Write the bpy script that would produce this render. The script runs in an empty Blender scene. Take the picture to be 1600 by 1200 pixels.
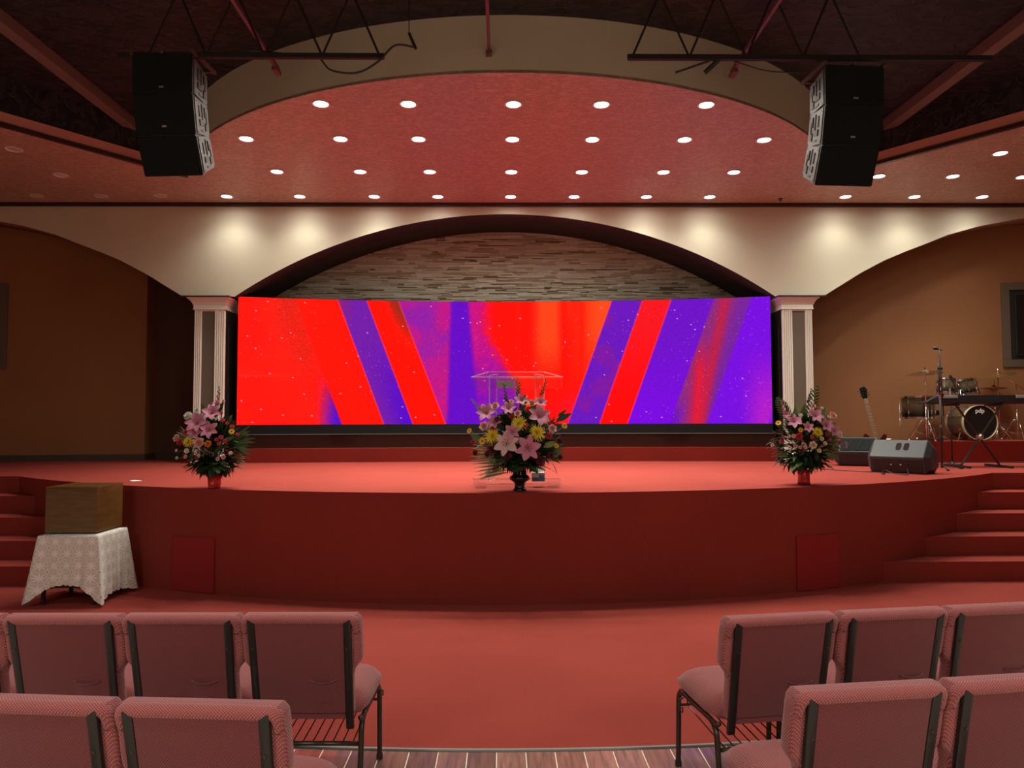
import bpy, bmesh, math, random
import numpy as np
from mathutils import Vector, Matrix, noise
from mathutils.geometry import tessellate_polygon

random.seed(7)
PI = math.pi
SC = bpy.context.scene
COL = SC.collection

# ------------------------------------------------------------------ camera
cam = bpy.data.cameras.new('camera')
cam_o = bpy.data.objects.new('camera', cam)
COL.objects.link(cam_o)
cam.sensor_width = 36.0
cam.lens = 36.0 * 1155.0 / 1600.0
cam.clip_start = 0.05
cam.clip_end = 100
cam_o.matrix_world = (Matrix.Translation((-0.036, 0, 1.7))
                      @ Matrix.Rotation(math.radians(-0.7165), 4, 'Z')
                      @ Matrix.Rotation(math.radians(90 + 2.676), 4, 'X')
                      @ Matrix.Rotation(math.radians(-0.1485), 4, 'Z'))
SC.camera = cam_o

# ------------------------------------------------------------------ world, exposure
w = bpy.data.worlds.new('world')
SC.world = w
w.use_nodes = True
w.node_tree.nodes['Background'].inputs[0].default_value = (1.0, 0.85, 0.75, 1)
w.node_tree.nodes['Background'].inputs[1].default_value = 0.02
SC.view_settings.view_transform = 'Standard'
SC.view_settings.look = 'None'
SC.view_settings.exposure = 0.0
SC.view_settings.gamma = 1.0
SC.view_settings.use_curve_mapping = False

DOWN_W = 170.0         # watts of one stage downlight
HOUSE_W = 17.0         # watts of one house light over the seats
SCREEN_GAIN = 1.6


def area(name, loc, size, power, color, rot=(0, 0, 0), sy=None):
    l = bpy.data.lights.new(name, 'AREA')
    l.energy = power
    l.color = color
    l.size = size
    if sy:
        l.shape = 'RECTANGLE'
        l.size_y = sy
    o = bpy.data.objects.new(name, l)
    COL.objects.link(o)
    o.location = loc
    o.rotation_euler = rot
    return o


# house lights of the hall over the seats, then two added fill lights behind
for hx, hy, hk in ((-4.6, 3.5, 1.0), (-1.6, 3.5, 1.0), (1.6, 3.5, 1.0), (4.6, 3.5, 1.2), (-2.2, 0.6, 0.8), (2.2, 0.6, 0.8)):
    o_ = area('house_or_fill_light', (hx, hy, 5.5), 0.5, HOUSE_W * hk, (1.0, 0.90, 0.80))
    o_.data.spread = math.radians(95)
for hx in (-3.6, 3.6):  # unseen frontal fill, added to brighten the flowers, lace and columns
    area('house_or_fill_light', (hx, -3.3, 5.2), 1.2, 235.0, (0.98, 0.95, 0.84))

# ------------------------------------------------------------------ materials
MATS = {}


def nodes_of(m):
    return m.node_tree.nodes, m.node_tree.links


def mat(name, col, rough=0.6, metal=0.0, spec=0.5, bump=0.0, bscale=50.0, var=0.0, vscale=3.0,
        trans=0.0, coat=0.0, sheen=0.0, detail=3.0, subs=0.0):
    if name in MATS:
        return MATS[name]
    m = bpy.data.materials.new(name)
    m.use_nodes = True
    N, L = nodes_of(m)
    b = N['Principled BSDF']
    b.inputs['Base Color'].default_value = (*col, 1)
    b.inputs['Roughness'].default_value = rough
    b.inputs['Metallic'].default_value = metal
    b.inputs['Specular IOR Level'].default_value = spec
    b.inputs['Transmission Weight'].default_value = trans
    b.inputs['Coat Weight'].default_value = coat
    b.inputs['Sheen Weight'].default_value = sheen
    if subs:
        b.inputs['Subsurface Weight'].default_value = subs
        b.inputs['Subsurface Radius'].default_value = (0.01, 0.006, 0.004)
    tc = N.new('ShaderNodeTexCoord')
    if bump:
        n = N.new('ShaderNodeTexNoise')
        n.inputs['Scale'].default_value = bscale
        n.inputs['Detail'].default_value = detail
        L.new(tc.outputs['Object'], n.inputs['Vector'])
        bp = N.new('ShaderNodeBump')
        bp.inputs['Strength'].default_value = bump
        bp.inputs['Distance'].default_value = 0.02
        L.new(n.outputs['Fac'], bp.inputs['Height'])
        L.new(bp.outputs['Normal'], b.inputs['Normal'])
    if var:
        n = N.new('ShaderNodeTexNoise')
        n.inputs['Scale'].default_value = vscale
        n.inputs['Detail'].default_value = 5
        L.new(tc.outputs['Object'], n.inputs['Vector'])
        r = N.new('ShaderNodeMapRange')
        r.inputs['From Min'].default_value = 0.3
        r.inputs['From Max'].default_value = 0.7
        r.inputs['To Min'].default_value = 1 - var
        r.inputs['To Max'].default_value = 1 + var
        L.new(n.outputs['Fac'], r.inputs['Value'])
        mx = N.new('ShaderNodeVectorMath')
        mx.operation = 'SCALE'
        mx.inputs[0].default_value = col
        L.new(r.outputs['Result'], mx.inputs['Scale'])
        L.new(mx.outputs['Vector'], b.inputs['Base Color'])
    MATS[name] = m
    return m


def emit_mat(name, col, s):
    m = bpy.data.materials.new(name)
    m.use_nodes = True
    N, L = nodes_of(m)
    b = N['Principled BSDF']
    b.inputs['Base Color'].default_value = (*col, 1)
    b.inputs['Emission Color'].default_value = (*col, 1)
    b.inputs['Emission Strength'].default_value = s
    MATS[name] = m
    return m


def carpet_mat(name, col):
    m = mat(name, col, rough=0.95, spec=0.05)
    N, L = nodes_of(m)
    b = N['Principled BSDF']
    tc = [n for n in N if n.type == 'TEX_COORD'][0]
    n1 = N.new('ShaderNodeTexNoise')
    n1.inputs['Scale'].default_value = 160
    n1.inputs['Detail'].default_value = 2
    n2 = N.new('ShaderNodeTexNoise')
    n2.inputs['Scale'].default_value = 1.1
    n2.inputs['Detail'].default_value = 4
    wv = N.new('ShaderNodeTexWave')
    wv.bands_direction = 'X'
    wv.inputs['Scale'].default_value = 45
    wv.inputs['Distortion'].default_value = 1.5
    for n in (n1, n2, wv):
        L.new(tc.outputs['Object'], n.inputs['Vector'])
    mr = N.new('ShaderNodeMapRange')
    mr.inputs['From Min'].default_value = 0.3
    mr.inputs['From Max'].default_value = 0.7
    mr.inputs['To Min'].default_value = 0.86
    mr.inputs['To Max'].default_value = 1.12
    L.new(n1.outputs['Fac'], mr.inputs['Value'])
    mr2 = N.new('ShaderNodeMapRange')
    mr2.inputs['From Min'].default_value = 0.3
    mr2.inputs['From Max'].default_value = 0.7
    mr2.inputs['To Min'].default_value = 0.93
    mr2.inputs['To Max'].default_value = 1.06
    L.new(n2.outputs['Fac'], mr2.inputs['Value'])
    mu = N.new('ShaderNodeMath')
    mu.operation = 'MULTIPLY'
    L.new(mr.outputs['Result'], mu.inputs[0])
    L.new(mr2.outputs['Result'], mu.inputs[1])
    vm = N.new('ShaderNodeVectorMath')
    vm.operation = 'SCALE'
    vm.inputs[0].default_value = col
    L.new(mu.outputs[0], vm.inputs['Scale'])
    L.new(vm.outputs['Vector'], b.inputs['Base Color'])
    ad = N.new('ShaderNodeMath')
    ad.operation = 'ADD'
    L.new(n1.outputs['Fac'], ad.inputs[0])
    L.new(wv.outputs['Fac'], ad.inputs[1])
    bp = N.new('ShaderNodeBump')
    bp.inputs['Strength'].default_value = 0.25
    bp.inputs['Distance'].default_value = 0.004
    L.new(ad.outputs[0], bp.inputs['Height'])
    # the pile hangs down where the carpet runs over upright faces
    ge = N.new('ShaderNodeNewGeometry')
    sz = N.new('ShaderNodeSeparateXYZ')
    L.new(ge.outputs['Normal'], sz.inputs[0])
    ab = N.new('ShaderNodeMath')
    ab.operation = 'ABSOLUTE'
    L.new(sz.outputs[2], ab.inputs[0])
    ml = N.new('ShaderNodeMath')
    ml.operation = 'MULTIPLY_ADD'
    ml.inputs[1].default_value = 0.45
    ml.inputs[2].default_value = -0.45
    L.new(ab.outputs[0], ml.inputs[0])
    cz = N.new('ShaderNodeCombineXYZ')
    L.new(ml.outputs[0], cz.inputs[2])
    va = N.new('ShaderNodeVectorMath')
    va.operation = 'ADD'
    L.new(ge.outputs['Normal'], va.inputs[0])
    L.new(cz.outputs[0], va.inputs[1])
    vn = N.new('ShaderNodeVectorMath')
    vn.operation = 'NORMALIZE'
    L.new(va.outputs[0], vn.inputs[0])
    L.new(vn.outputs[0], bp.inputs['Normal'])
    L.new(bp.outputs['Normal'], b.inputs['Normal'])
    return m


def knockdown_mat(name, col, var, scale, bump, rough=0.6):
    """hand-trowelled ceiling plaster"""
    m = mat(name, col, rough=rough, spec=0.35)
    N, L = nodes_of(m)
    b = N['Principled BSDF']
    tc = [n for n in N if n.type == 'TEX_COORD'][0]
    mp = N.new('ShaderNodeMapping')
    mp.inputs['Scale'].default_value = (1, 1.9, 1)
    mp.inputs['Rotation'].default_value = (0, 0, 0.35)
    L.new(tc.outputs['Object'], mp.inputs['Vector'])
    n1 = N.new('ShaderNodeTexNoise')
    n1.inputs['Scale'].default_value = scale
    n1.inputs['Detail'].default_value = 4
    n1.inputs['Distortion'].default_value = 1.2
    L.new(mp.outputs['Vector'], n1.inputs['Vector'])
    cr = N.new('ShaderNodeMapRange')
    cr.inputs['From Min'].default_value = 0.42
    cr.inputs['From Max'].default_value = 0.58
    L.new(n1.outputs['Fac'], cr.inputs['Value'])
    mr = N.new('ShaderNodeMapRange')
    mr.inputs['To Min'].default_value = 1 - var
    mr.inputs['To Max'].default_value = 1 + var * 0.5
    L.new(cr.outputs['Result'], mr.inputs['Value'])
    vm = N.new('ShaderNodeVectorMath')
    vm.operation = 'SCALE'
    vm.inputs[0].default_value = col
    L.new(mr.outputs['Result'], vm.inputs['Scale'])
    L.new(vm.outputs['Vector'], b.inputs['Base Color'])
    bp = N.new('ShaderNodeBump')
    bp.inputs['Strength'].default_value = bump
    bp.inputs['Distance'].default_value = 0.02
    L.new(cr.outputs['Result'], bp.inputs['Height'])
    L.new(bp.outputs['Normal'], b.inputs['Normal'])
    return m


def fabric_mat(name, col, dot, scale=105.0, amt=0.8):
    """woven upholstery with a staggered grid of pale dots"""
    m = mat(name, col, rough=0.9, spec=0.2, sheen=0.25)
    N, L = nodes_of(m)
    b = N['Principled BSDF']
    tc = [n for n in N if n.type == 'TEX_COORD'][0]
    mp = N.new('ShaderNodeMapping')
    mp.inputs['Rotation'].default_value = (0.0, 0.0, PI / 4)
    sx = N.new('ShaderNodeSeparateXYZ')
    L.new(tc.outputs['Object'], sx.inputs[0])
    sa = N.new('ShaderNodeMath')
    sa.operation = 'ADD'
    L.new(sx.outputs[1], sa.inputs[0])
    L.new(sx.outputs[2], sa.inputs[1])
    cb = N.new('ShaderNodeCombineXYZ')
    L.new(sx.outputs[0], cb.inputs[0])
    L.new(sa.outputs[0], cb.inputs[1])
    L.new(cb.outputs[0], mp.inputs['Vector'])
    v = N.new('ShaderNodeTexVoronoi')
    v.voronoi_dimensions = '2D'
    v.inputs['Scale'].default_value = scale
    v.inputs['Randomness'].default_value = 0.08
    L.new(mp.outputs['Vector'], v.inputs['Vector'])
    mr = N.new('ShaderNodeMapRange')
    mr.inputs['From Min'].default_value = 0.42
    mr.inputs['From Max'].default_value = 0.2
    L.new(v.outputs['Distance'], mr.inputs['Value'])
    sc = N.new('ShaderNodeMath')
    sc.operation = 'MULTIPLY'
    sc.inputs[1].default_value = amt
    L.new(mr.outputs['Result'], sc.inputs[0])
    mx = N.new('ShaderNodeMixRGB')
    mx.inputs['Color1'].default_value = (*col, 1)
    mx.inputs['Color2'].default_value = (*dot, 1)
    L.new(sc.outputs[0], mx.inputs['Fac'])
    L.new(mx.outputs['Color'], b.inputs['Base Color'])
    bp = N.new('ShaderNodeBump')
    bp.inputs['Strength'].default_value = 0.5
    bp.inputs['Distance'].default_value = 0.002
    L.new(mr.outputs['Result'], bp.inputs['Height'])
    L.new(bp.outputs['Normal'], b.inputs['Normal'])
    return m


def wood_mat(name, c1, c2, rough=0.4, scale=(1, 12, 12), coat=0.0, attr=False):
    m = mat(name, c1, rough=rough, coat=coat)
    N, L = nodes_of(m)
    b = N['Principled BSDF']
    tc = [n for n in N if n.type == 'TEX_COORD'][0]
    mp = N.new('ShaderNodeMapping')
    mp.inputs['Scale'].default_value = scale
    L.new(tc.outputs['Object'], mp.inputs['Vector'])
    n1 = N.new('ShaderNodeTexNoise')
    n1.inputs['Scale'].default_value = 3
    n1.inputs['Detail'].default_value = 6
    n1.inputs['Distortion'].default_value = 0.6
    if attr:
        oi = N.new('ShaderNodeObjectInfo')
        ad = N.new('ShaderNodeVectorMath')
        ad.operation = 'ADD'
        L.new(mp.outputs['Vector'], ad.inputs[0])
        sc = N.new('ShaderNodeVectorMath')
        sc.operation = 'SCALE'
        sc.inputs[0].default_value = (31, 17, 7)
        L.new(oi.outputs['Random'], sc.inputs['Scale'])
        L.new(sc.outputs['Vector'], ad.inputs[1])
        L.new(ad.outputs['Vector'], n1.inputs['Vector'])
    else:
        L.new(mp.outputs['Vector'], n1.inputs['Vector'])
    rp = N.new('ShaderNodeValToRGB')
    rp.color_ramp.elements[0].position = 0.3
    rp.color_ramp.elements[0].color = (*c2, 1)
    rp.color_ramp.elements[1].position = 0.7
    rp.color_ramp.elements[1].color = (*c1, 1)
    L.new(n1.outputs['Fac'], rp.inputs['Fac'])
    out = rp.outputs['Color']
    if attr:
        mr = N.new('ShaderNodeMapRange')
        mr.inputs['To Min'].default_value = 0.6
        mr.inputs['To Max'].default_value = 1.4
        L.new(oi.outputs['Random'], mr.inputs['Value'])
        vm = N.new('ShaderNodeVectorMath')
        vm.operation = 'SCALE'
        L.new(out, vm.inputs[0])
        L.new(mr.outputs['Result'], vm.inputs['Scale'])
        out = vm.outputs['Vector']
    L.new(out, b.inputs['Base Color'])
    return m


def clear_mat(name, tint=(0.95, 0.97, 0.97), fac=0.05):
    m = bpy.data.materials.new(name)
    m.use_nodes = True
    N, L = nodes_of(m)
    N.remove(N['Principled BSDF'])
    out = N['Material Output']
    t = N.new('ShaderNodeBsdfTransparent')
    t.inputs[0].default_value = (*tint, 1)
    g = N.new('ShaderNodeBsdfGlossy')
    g.inputs['Roughness'].default_value = 0.03
    mx = N.new('ShaderNodeMixShader')
    mx.inputs[0].default_value = fac
    L.new(t.outputs[0], mx.inputs[1])
    L.new(g.outputs[0], mx.inputs[2])
    L.new(mx.outputs[0], out.inputs[0])
    MATS[name] = m
    return m


def attr_mat(name, rough=0.8, emit=False, bump=0.0):
    m = bpy.data.materials.new(name)
    m.use_nodes = True
    N, L = nodes_of(m)
    b = N['Principled BSDF']
    a = N.new('ShaderNodeAttribute')
    a.attribute_name = 'Col'
    b.inputs['Roughness'].default_value = rough
    if emit:
        b.inputs['Base Color'].default_value = (0.0, 0.0, 0.0, 1)
        b.inputs['Specular IOR Level'].default_value = 0.0
        L.new(a.outputs['Color'], b.inputs['Emission Color'])
        b.inputs['Emission Strength'].default_value = 1.0
    else:
        L.new(a.outputs['Color'], b.inputs['Base Color'])
    if bump:
        tc = N.new('ShaderNodeTexCoord')
        n = N.new('ShaderNodeTexNoise')
        n.inputs['Scale'].default_value = 40
        L.new(tc.outputs['Object'], n.inputs['Vector'])
        bp = N.new('ShaderNodeBump')
        bp.inputs['Strength'].default_value = bump
        bp.inputs['Distance'].default_value = 0.01
        L.new(n.outputs['Fac'], bp.inputs['Height'])
        L.new(bp.outputs['Normal'], b.inputs['Normal'])
    MATS[name] = m
    return m


CARPET = carpet_mat('red_carpet', (0.31, 0.054, 0.042))
CARPET_PATCH = carpet_mat('red_carpet_patch', (0.36, 0.04, 0.042))
CREAM = mat('cream_paint', (0.60, 0.56, 0.44), rough=0.55, var=0.03, vscale=1.5, bump=0.05, bscale=90)
TRIMWHITE = mat('white_trim_paint', (0.74, 0.71, 0.64), rough=0.4)
TAUPE = mat('taupe_panel', (0.13, 0.10, 0.075), rough=0.5)
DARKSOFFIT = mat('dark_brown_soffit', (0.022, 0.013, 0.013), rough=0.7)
BROWNWALL = mat('brown_wall_paint', (0.27, 0.115, 0.042), rough=0.7, var=0.05, vscale=1.2, bump=0.12, bscale=60)
BASEB = mat('dark_baseboard', (0.06, 0.045, 0.03), rough=0.5)
CEIL = knockdown_mat('plaster_ceiling', (0.60, 0.39, 0.30), 0.2, 13.0, 0.6, rough=0.4)
CEIL.node_tree.nodes['Principled BSDF'].inputs['Specular IOR Level'].default_value = 0.7
DARKCEIL = knockdown_mat('dark_plaster_ceiling', (0.026, 0.024, 0.028), 0.45, 5.0, 0.7, rough=0.55)
OLIVE = mat('olive_fascia_paint', (0.58, 0.55, 0.44), rough=0.6, var=0.05, vscale=1.0)
PINKTRIM = mat('pink_trim_paint', (0.60, 0.27, 0.22), rough=0.6)
DARKTRIM = mat('dark_brown_trim', (0.05, 0.02, 0.02), rough=0.35)
PIPE = mat('dull_red_pipe', (0.17, 0.07, 0.08), rough=0.5)
BEAM = mat('brown_beam', (0.17, 0.12, 0.10), rough=0.7)
BLACKMET = mat('black_painted_metal', (0.02, 0.017, 0.017), rough=0.45)
CHROME = mat('chrome', (0.85, 0.85, 0.87), rough=0.14, metal=1.0)
STEEL = mat('brushed_aluminium', (0.62, 0.60, 0.58), rough=0.35, metal=0.9)
BLACKPL = mat('black_plastic', (0.018, 0.018, 0.02), rough=0.4)
GLOSSBLACK = mat('gloss_black', (0.01, 0.01, 0.011), rough=0.12, coat=0.5)
WHITE = mat('white_enamel', (0.8, 0.78, 0.74), rough=0.4)
LAMP = emit_mat('lamp_glow', (1.0, 0.93, 0.82), 22.0)
LAMP_OFF = mat('unlit_lamp', (0.62, 0.55, 0.5), rough=0.3)
CLEAR = clear_mat('clear_acrylic')
CLEAREDGE = mat('acrylic_edge', (0.85, 0.82, 0.84), rough=0.2, spec=0.8)
CLEAREDGE.node_tree.nodes['Principled BSDF'].inputs['Alpha'].default_value = 0.55
PAPER = mat('white_paper', (0.85, 0.83, 0.8), rough=0.8)

# ------------------------------------------------------------------ object helpers


def obj(name, bm, m, parent=None, smooth=False, loc=None, rot=None):
    me = bpy.data.meshes.new(name)
    bmesh.ops.recalc_face_normals(bm, faces=bm.faces)
    bm.to_mesh(me)
    bm.free()
    return obj_me(name, me, m, parent, smooth, loc, rot)


def obj_me(name, me, m, parent=None, smooth=False, loc=None, rot=None):
    if m is not None and not me.materials:
        for k in (m if isinstance(m, (list, tuple)) else [m]):
            me.materials.append(k)
    if smooth:
        me.polygons.foreach_set('use_smooth', [True] * len(me.polygons))
        if smooth != 'all':
            try:
                me.set_sharp_from_angle(angle=math.radians(38))
            except Exception:
                pass
    o = bpy.data.objects.new(name, me)
    COL.objects.link(o)
    if parent is not None:
        o.parent = parent
    if loc is not None:
        o.location = loc
    if rot is not None:
        o.rotation_euler = rot
    return o


def thing(name, label, cat, loc=(0, 0, 0), rotz=0.0, group=None):
    o = bpy.data.objects.new(name, None)
    COL.objects.link(o)
    o.location = loc
    o.rotation_euler = (0, 0, rotz)
    o.empty_display_size = 0.1
    o['label'] = label
    o['category'] = cat
    if group:
        o['group'] = group
    return o


def tag(o, label, cat, group=None):
    o['label'] = label
    o['category'] = cat
    if group:
        o['group'] = group
    return o


def struct(name, bm, m, label, parent=None, smooth=False):
    o = obj(name, bm, m, parent, smooth)
    o['kind'] = 'structure'
    o['label'] = label
    o['category'] = name.split('_')[0]
    return o


def copy_tree(o, parent=None):
    c = o.copy()
    COL.objects.link(c)
    c.parent = parent
    for ch in list(o.children):
        copy_tree(ch, c)
    return c


def M(loc=(0, 0, 0), rot=(0, 0, 0), sc=(1, 1, 1)):
    from mathutils import Euler
    return Matrix.LocRotScale(Vector(loc), Euler(rot), Vector(sc))


def box(bm, c, s, rot=(0, 0, 0), bevel=0.0, seg=2, mi=0):
    r = bmesh.ops.create_cube(bm, size=1.0, matrix=M(c, rot, s))
    vs = r['verts']
    fs = set(f for v in vs for f in v.link_faces)
    for f in fs:
        f.material_index = mi
    if bevel:
        es = list(set(e for v in vs for e in v.link_edges))
        bmesh.ops.bevel(bm, geom=es, offset=bevel, segments=seg, affect='EDGES', profile=0.5)
    return vs


def bx(x0, x1, y0, y1, z0, z1):
    return ((x0 + x1) / 2, (y0 + y1) / 2, (z0 + z1) / 2), (abs(x1 - x0), abs(y1 - y0), abs(z1 - z0))


def tube(bm, pts, r, n=8, caps=True, flat=1.0):
    """swept tube along points; r number or list"""
    pts = [Vector(p) for p in pts]
    rs = r if isinstance(r, (list, tuple)) else [r] * len(pts)
    rings = []
    up = None
    for i, p in enumerate(pts):
        if i == 0:
            t = pts[1] - p
        elif i == len(pts) - 1:
            t = p - pts[i - 1]
        else:
            t = (pts[i + 1] - p).normalized() + (p - pts[i - 1]).normalized()
        t.normalize()
        if up is None:
            up = Vector((0, 0, 1)) if abs(t.z) < 0.9 else Vector((0, 1, 0))
        a = t.cross(up)
        if a.length < 1e-4:
            a = t.orthogonal()
        a.normalize()
        b = a.cross(t).normalized()
        up = b
        ring = [bm.verts.new(p + (a * math.cos(2 * PI * k / n) + b * flat * math.sin(2 * PI * k / n)) * rs[i]) for k in range(n)]
        rings.append(ring)
    for i in range(len(rings) - 1):
        for k in range(n):
            bm.faces.new((rings[i][k], rings[i][(k + 1) % n], rings[i + 1][(k + 1) % n], rings[i + 1][k]))
    if caps:
        bm.faces.new(list(reversed(rings[0])))
        bm.faces.new(rings[-1])


def spline(pts, n=6):
    """catmull-rom through points"""
    P = [Vector(p) for p in pts]
    P = [P[0] * 2 - P[1]] + P + [P[-1] * 2 - P[-2]]
    out = []
    for i in range(1, len(P) - 2):
        for k in range(n):
            t = k / n
            a, b, c, d = P[i - 1], P[i], P[i + 1], P[i + 2]
            out.append(0.5 * ((2 * b) + (c - a) * t + (2 * a - 5 * b + 4 * c - d) * t * t + (3 * b - a - 3 * c + d) * t ** 3))
    out.append(P[-2])
    return out


def lathe(bm, prof, n=24, mat4=None, cap0=True, cap1=True, mi=0):
    """profile [(r, z)...] about Z"""
    rings = []
    for r, z in prof:
        ring = []
        for k in range(n):
            a = 2 * PI * k / n
            v = Vector((r * math.cos(a), r * math.sin(a), z))
            if mat4 is not None:
                v = mat4 @ v
            ring.append(bm.verts.new(v))
        rings.append(ring)
    for i in range(len(rings) - 1):
        for k in range(n):
            f = bm.faces.new((rings[i][k], rings[i][(k + 1) % n], rings[i + 1][(k + 1) % n], rings[i + 1][k]))
            f.material_index = mi
    if cap0 and prof[0][0] > 1e-5:
        bm.faces.new(list(reversed(rings[0]))).material_index = mi
    if cap1 and prof[-1][0] > 1e-5:
        bm.faces.new(rings[-1]).material_index = mi


def poly_sheet(bm, pts, z, mi=0):
    vs = [bm.verts.new((x, y, z)) for x, y in pts]
    tris = tessellate_polygon([[Vector((x, y, 0)) for x, y in pts]])
    fs = []
    for t in tris:
        try:
            f = bm.faces.new([vs[i] for i in t])
            f.material_index = mi
            fs.append(f)
        except ValueError:
            pass
    return vs


def extrude_poly(bm, pts, z0, z1, mi=0):
    """closed prism from an XY outline"""
    a = poly_sheet(bm, pts, z0, mi)
    b = poly_sheet(bm, pts, z1, mi)
    n = len(pts)
    for i in range(n):
        j = (i + 1) % n
        bm.faces.new((a[i], a[j], b[j], b[i])).material_index = mi


def prism_yz(bm, prof, x0, x1, bevel=0.0, mat4=None):
    """closed prism from a YZ outline, along X"""
    a = [bm.verts.new((x0, y, z)) for y, z in prof]
    b = [bm.verts.new((x1, y, z)) for y, z in prof]
    fs = [bm.faces.new(a), bm.faces.new(list(reversed(b)))]
    n = len(prof)
    for i in range(n):
        j = (i + 1) % n
        fs.append(bm.faces.new((a[i], b[i], b[j], a[j])))
    if bevel:
        es = list(set(e for f in fs for e in f.edges))
        r = bmesh.ops.bevel(bm, geom=es, offset=bevel, segments=2, affect='EDGES', profile=0.5)
    if mat4 is not None:
        vs = bm.verts[:]
        bmesh.ops.transform(bm, matrix=mat4, verts=vs)
# ================================================================== THE SETTING
HS = 1.017      # stage height
ZC = 5.10       # lower ceiling
ZU = 5.68       # upper dark ceiling
XW = 10.5


def stage_y(x, R=9.0, cx=0.05, cy=15.83):
    return cy - math.sqrt(max(R * R - (x - cx) ** 2, 0.0))


def stage_x(y, side, R=9.0, cx=0.05, cy=15.83):
    return cx + side * math.sqrt(R * R - (cy - y) ** 2)


# ---- lower floor
bm = bmesh.new()
bm_pts = [(-XW, -4), (XW, -4), (XW, 9), (-XW, 9)]
extrude_poly(bm, bm_pts, -0.10, -0.0045)
PLANK = wood_mat('floor_plank_wood', (0.36, 0.17, 0.13), (0.17, 0.085, 0.075), rough=0.2, scale=(14, 1.2, 1), coat=0.4, attr=True)
GROUT = mat('pale_plank_joint', (0.85, 0.75, 0.62), rough=0.7)
floor_w = struct('floor', bm, GROUT, 'reddish wood plank floor under the rows of chairs')
plank_me = None
for r in range(2):
    for k in range(-10, 26):
        x0 = -1.114 + 0.149 * k
        if x0 < -2.7 or x0 > 2.7:
            continue
        if plank_me is None:
            b2 = bmesh.new()
            box(b2, (0, 0, -0.009), (0.1435, 1.30, 0.014), bevel=0.0015, seg=1)
            p = obj('plank', b2, PLANK, floor_w)
            plank_me = p.data
        else:
            p = obj_me('plank', plank_me, None, floor_w)
        p.location = (x0 + 0.0745, 4.0 - 0.652 - r * 1.304, 0)

# ---- carpet on the lower floor, with its curved metal edge
bm = bmesh.new()
N_ = 80
edge = []
for i in range(N_ + 1):
    x = -XW + 2 * XW * i / N_
    edge.append((x, 3.885 + 0.047 * (x - 0.08) ** 2))
extrude_poly(bm, edge + [(XW, 9.2), (-XW, 9.2)], -0.015, 0.0)
struct('floor', bm, CARPET, 'red carpeted floor in front of the stage')
bm = bmesh.new()
tube(bm, [(x, y - 0.012, 0.0) for x, y in edge if abs(x) < 9], 0.013, n=8, flat=0.8)
o = struct('trim_1', bm, mat('grey_floor_strip', (0.16, 0.15, 0.14), rough=0.45), 'grey metal strip along the curved carpet edge', smooth=True)

# ---- the stage
bm = bmesh.new()
arc = []
xa, xb = stage_x(9.07, -1), stage_x(9.07, 1)
for i in range(97):
    x = xa + (xb - xa) * i / 96
    arc.append((x, stage_y(x)))
extrude_poly(bm, [(-XW, 9.07)] + arc + [(XW, 9.07), (XW, 13.2), (-XW, 13.2)], 0.0, HS)
stage = struct('stage', bm, CARPET, 'red carpeted stage platform with a curved front', smooth=True)
# carpet patches over two hatches in the stage front
for sx, nm in ((-3.09, 'left'), (3.08, 'right')):
    y = stage_y(sx)
    ang = math.asin((sx - 0.05) / 9.0)
    bm = bmesh.new()
    box(bm, (0, 0, 0.275), (0.53, 0.012, 0.53), bevel=0.004)
    for dx_ in (-0.258, 0.258):
        box(bm, (dx_, -0.006, 0.275), (0.012, 0.008, 0.53), bevel=0.002)
    box(bm, (0, -0.006, 0.532), (0.53, 0.008, 0.012), bevel=0.002)
    p = obj('access_hatch', bm, CARPET_PATCH, stage, loc=(sx, y - 0.008, 0), rot=(0, 0, ang))
    p['label'] = 'brighter red square hatch cover at the %s of the stage front' % nm
# steps on both sides
for side in (-1, 1):
    root = None
    for n, y0 in enumerate((7.70, 8.04, 8.39, 8.74)):
        h = HS * (n + 1) / 5
        pts = []
        for i in range(13):
            y = y0 + (9.07 - y0) * i / 12
            pts.append((stage_x(y, side) - side * 0.0, y))
        xe = side * 8.4
        out = pts + [(xe, 9.07), (xe, y0)]
        bm = bmesh.new()
        if side < 0:
            out = list(reversed(out))
        extrude_poly(bm, out, HS * n / 5, h)
        if root is None:
            root = struct('stage_steps', bm, CARPET, 'red carpeted stage steps at the %s' % ('left, behind the lace-covered table' if side < 0 else 'right'))
        else:
            obj('step', bm, CARPET, root)

# ---- arch wall -------------------------------------------------------------
YA, YB = 11.56, 12.10


def arch_center(x):
    # rises from the column tops to 4.93
    t = min(abs(x - 0.02) / 4.26, 1.0)
    R = 7.45
    z = 4.93 - (R - math.sqrt(R * R - (t * 4.26) ** 2))
    return z + (3.615 - (4.93 - (R - math.sqrt(R * R - 4.26 ** 2)))) * t ** 3


SIDE_PTS = [(5.055, 3.63), (5.35, 3.81), (5.63, 3.985), (6.03, 4.195), (6.34, 4.325), (6.8, 4.50), (7.04, 4.60), (7.565, 4.745), (7.92, 4.81), (8.29, 4.875), (9.0, 4.95), (9.8, 4.99), (10.5, 4.97)]


def arch_side(x):
    x = abs(x)
    for (a, b), (c, d) in zip(SIDE_PTS, SIDE_PTS[1:]):
        if x <= c:
            return b + (d - b) * (x - a) / (c - a)
    return SIDE_PTS[-1][1]


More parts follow.
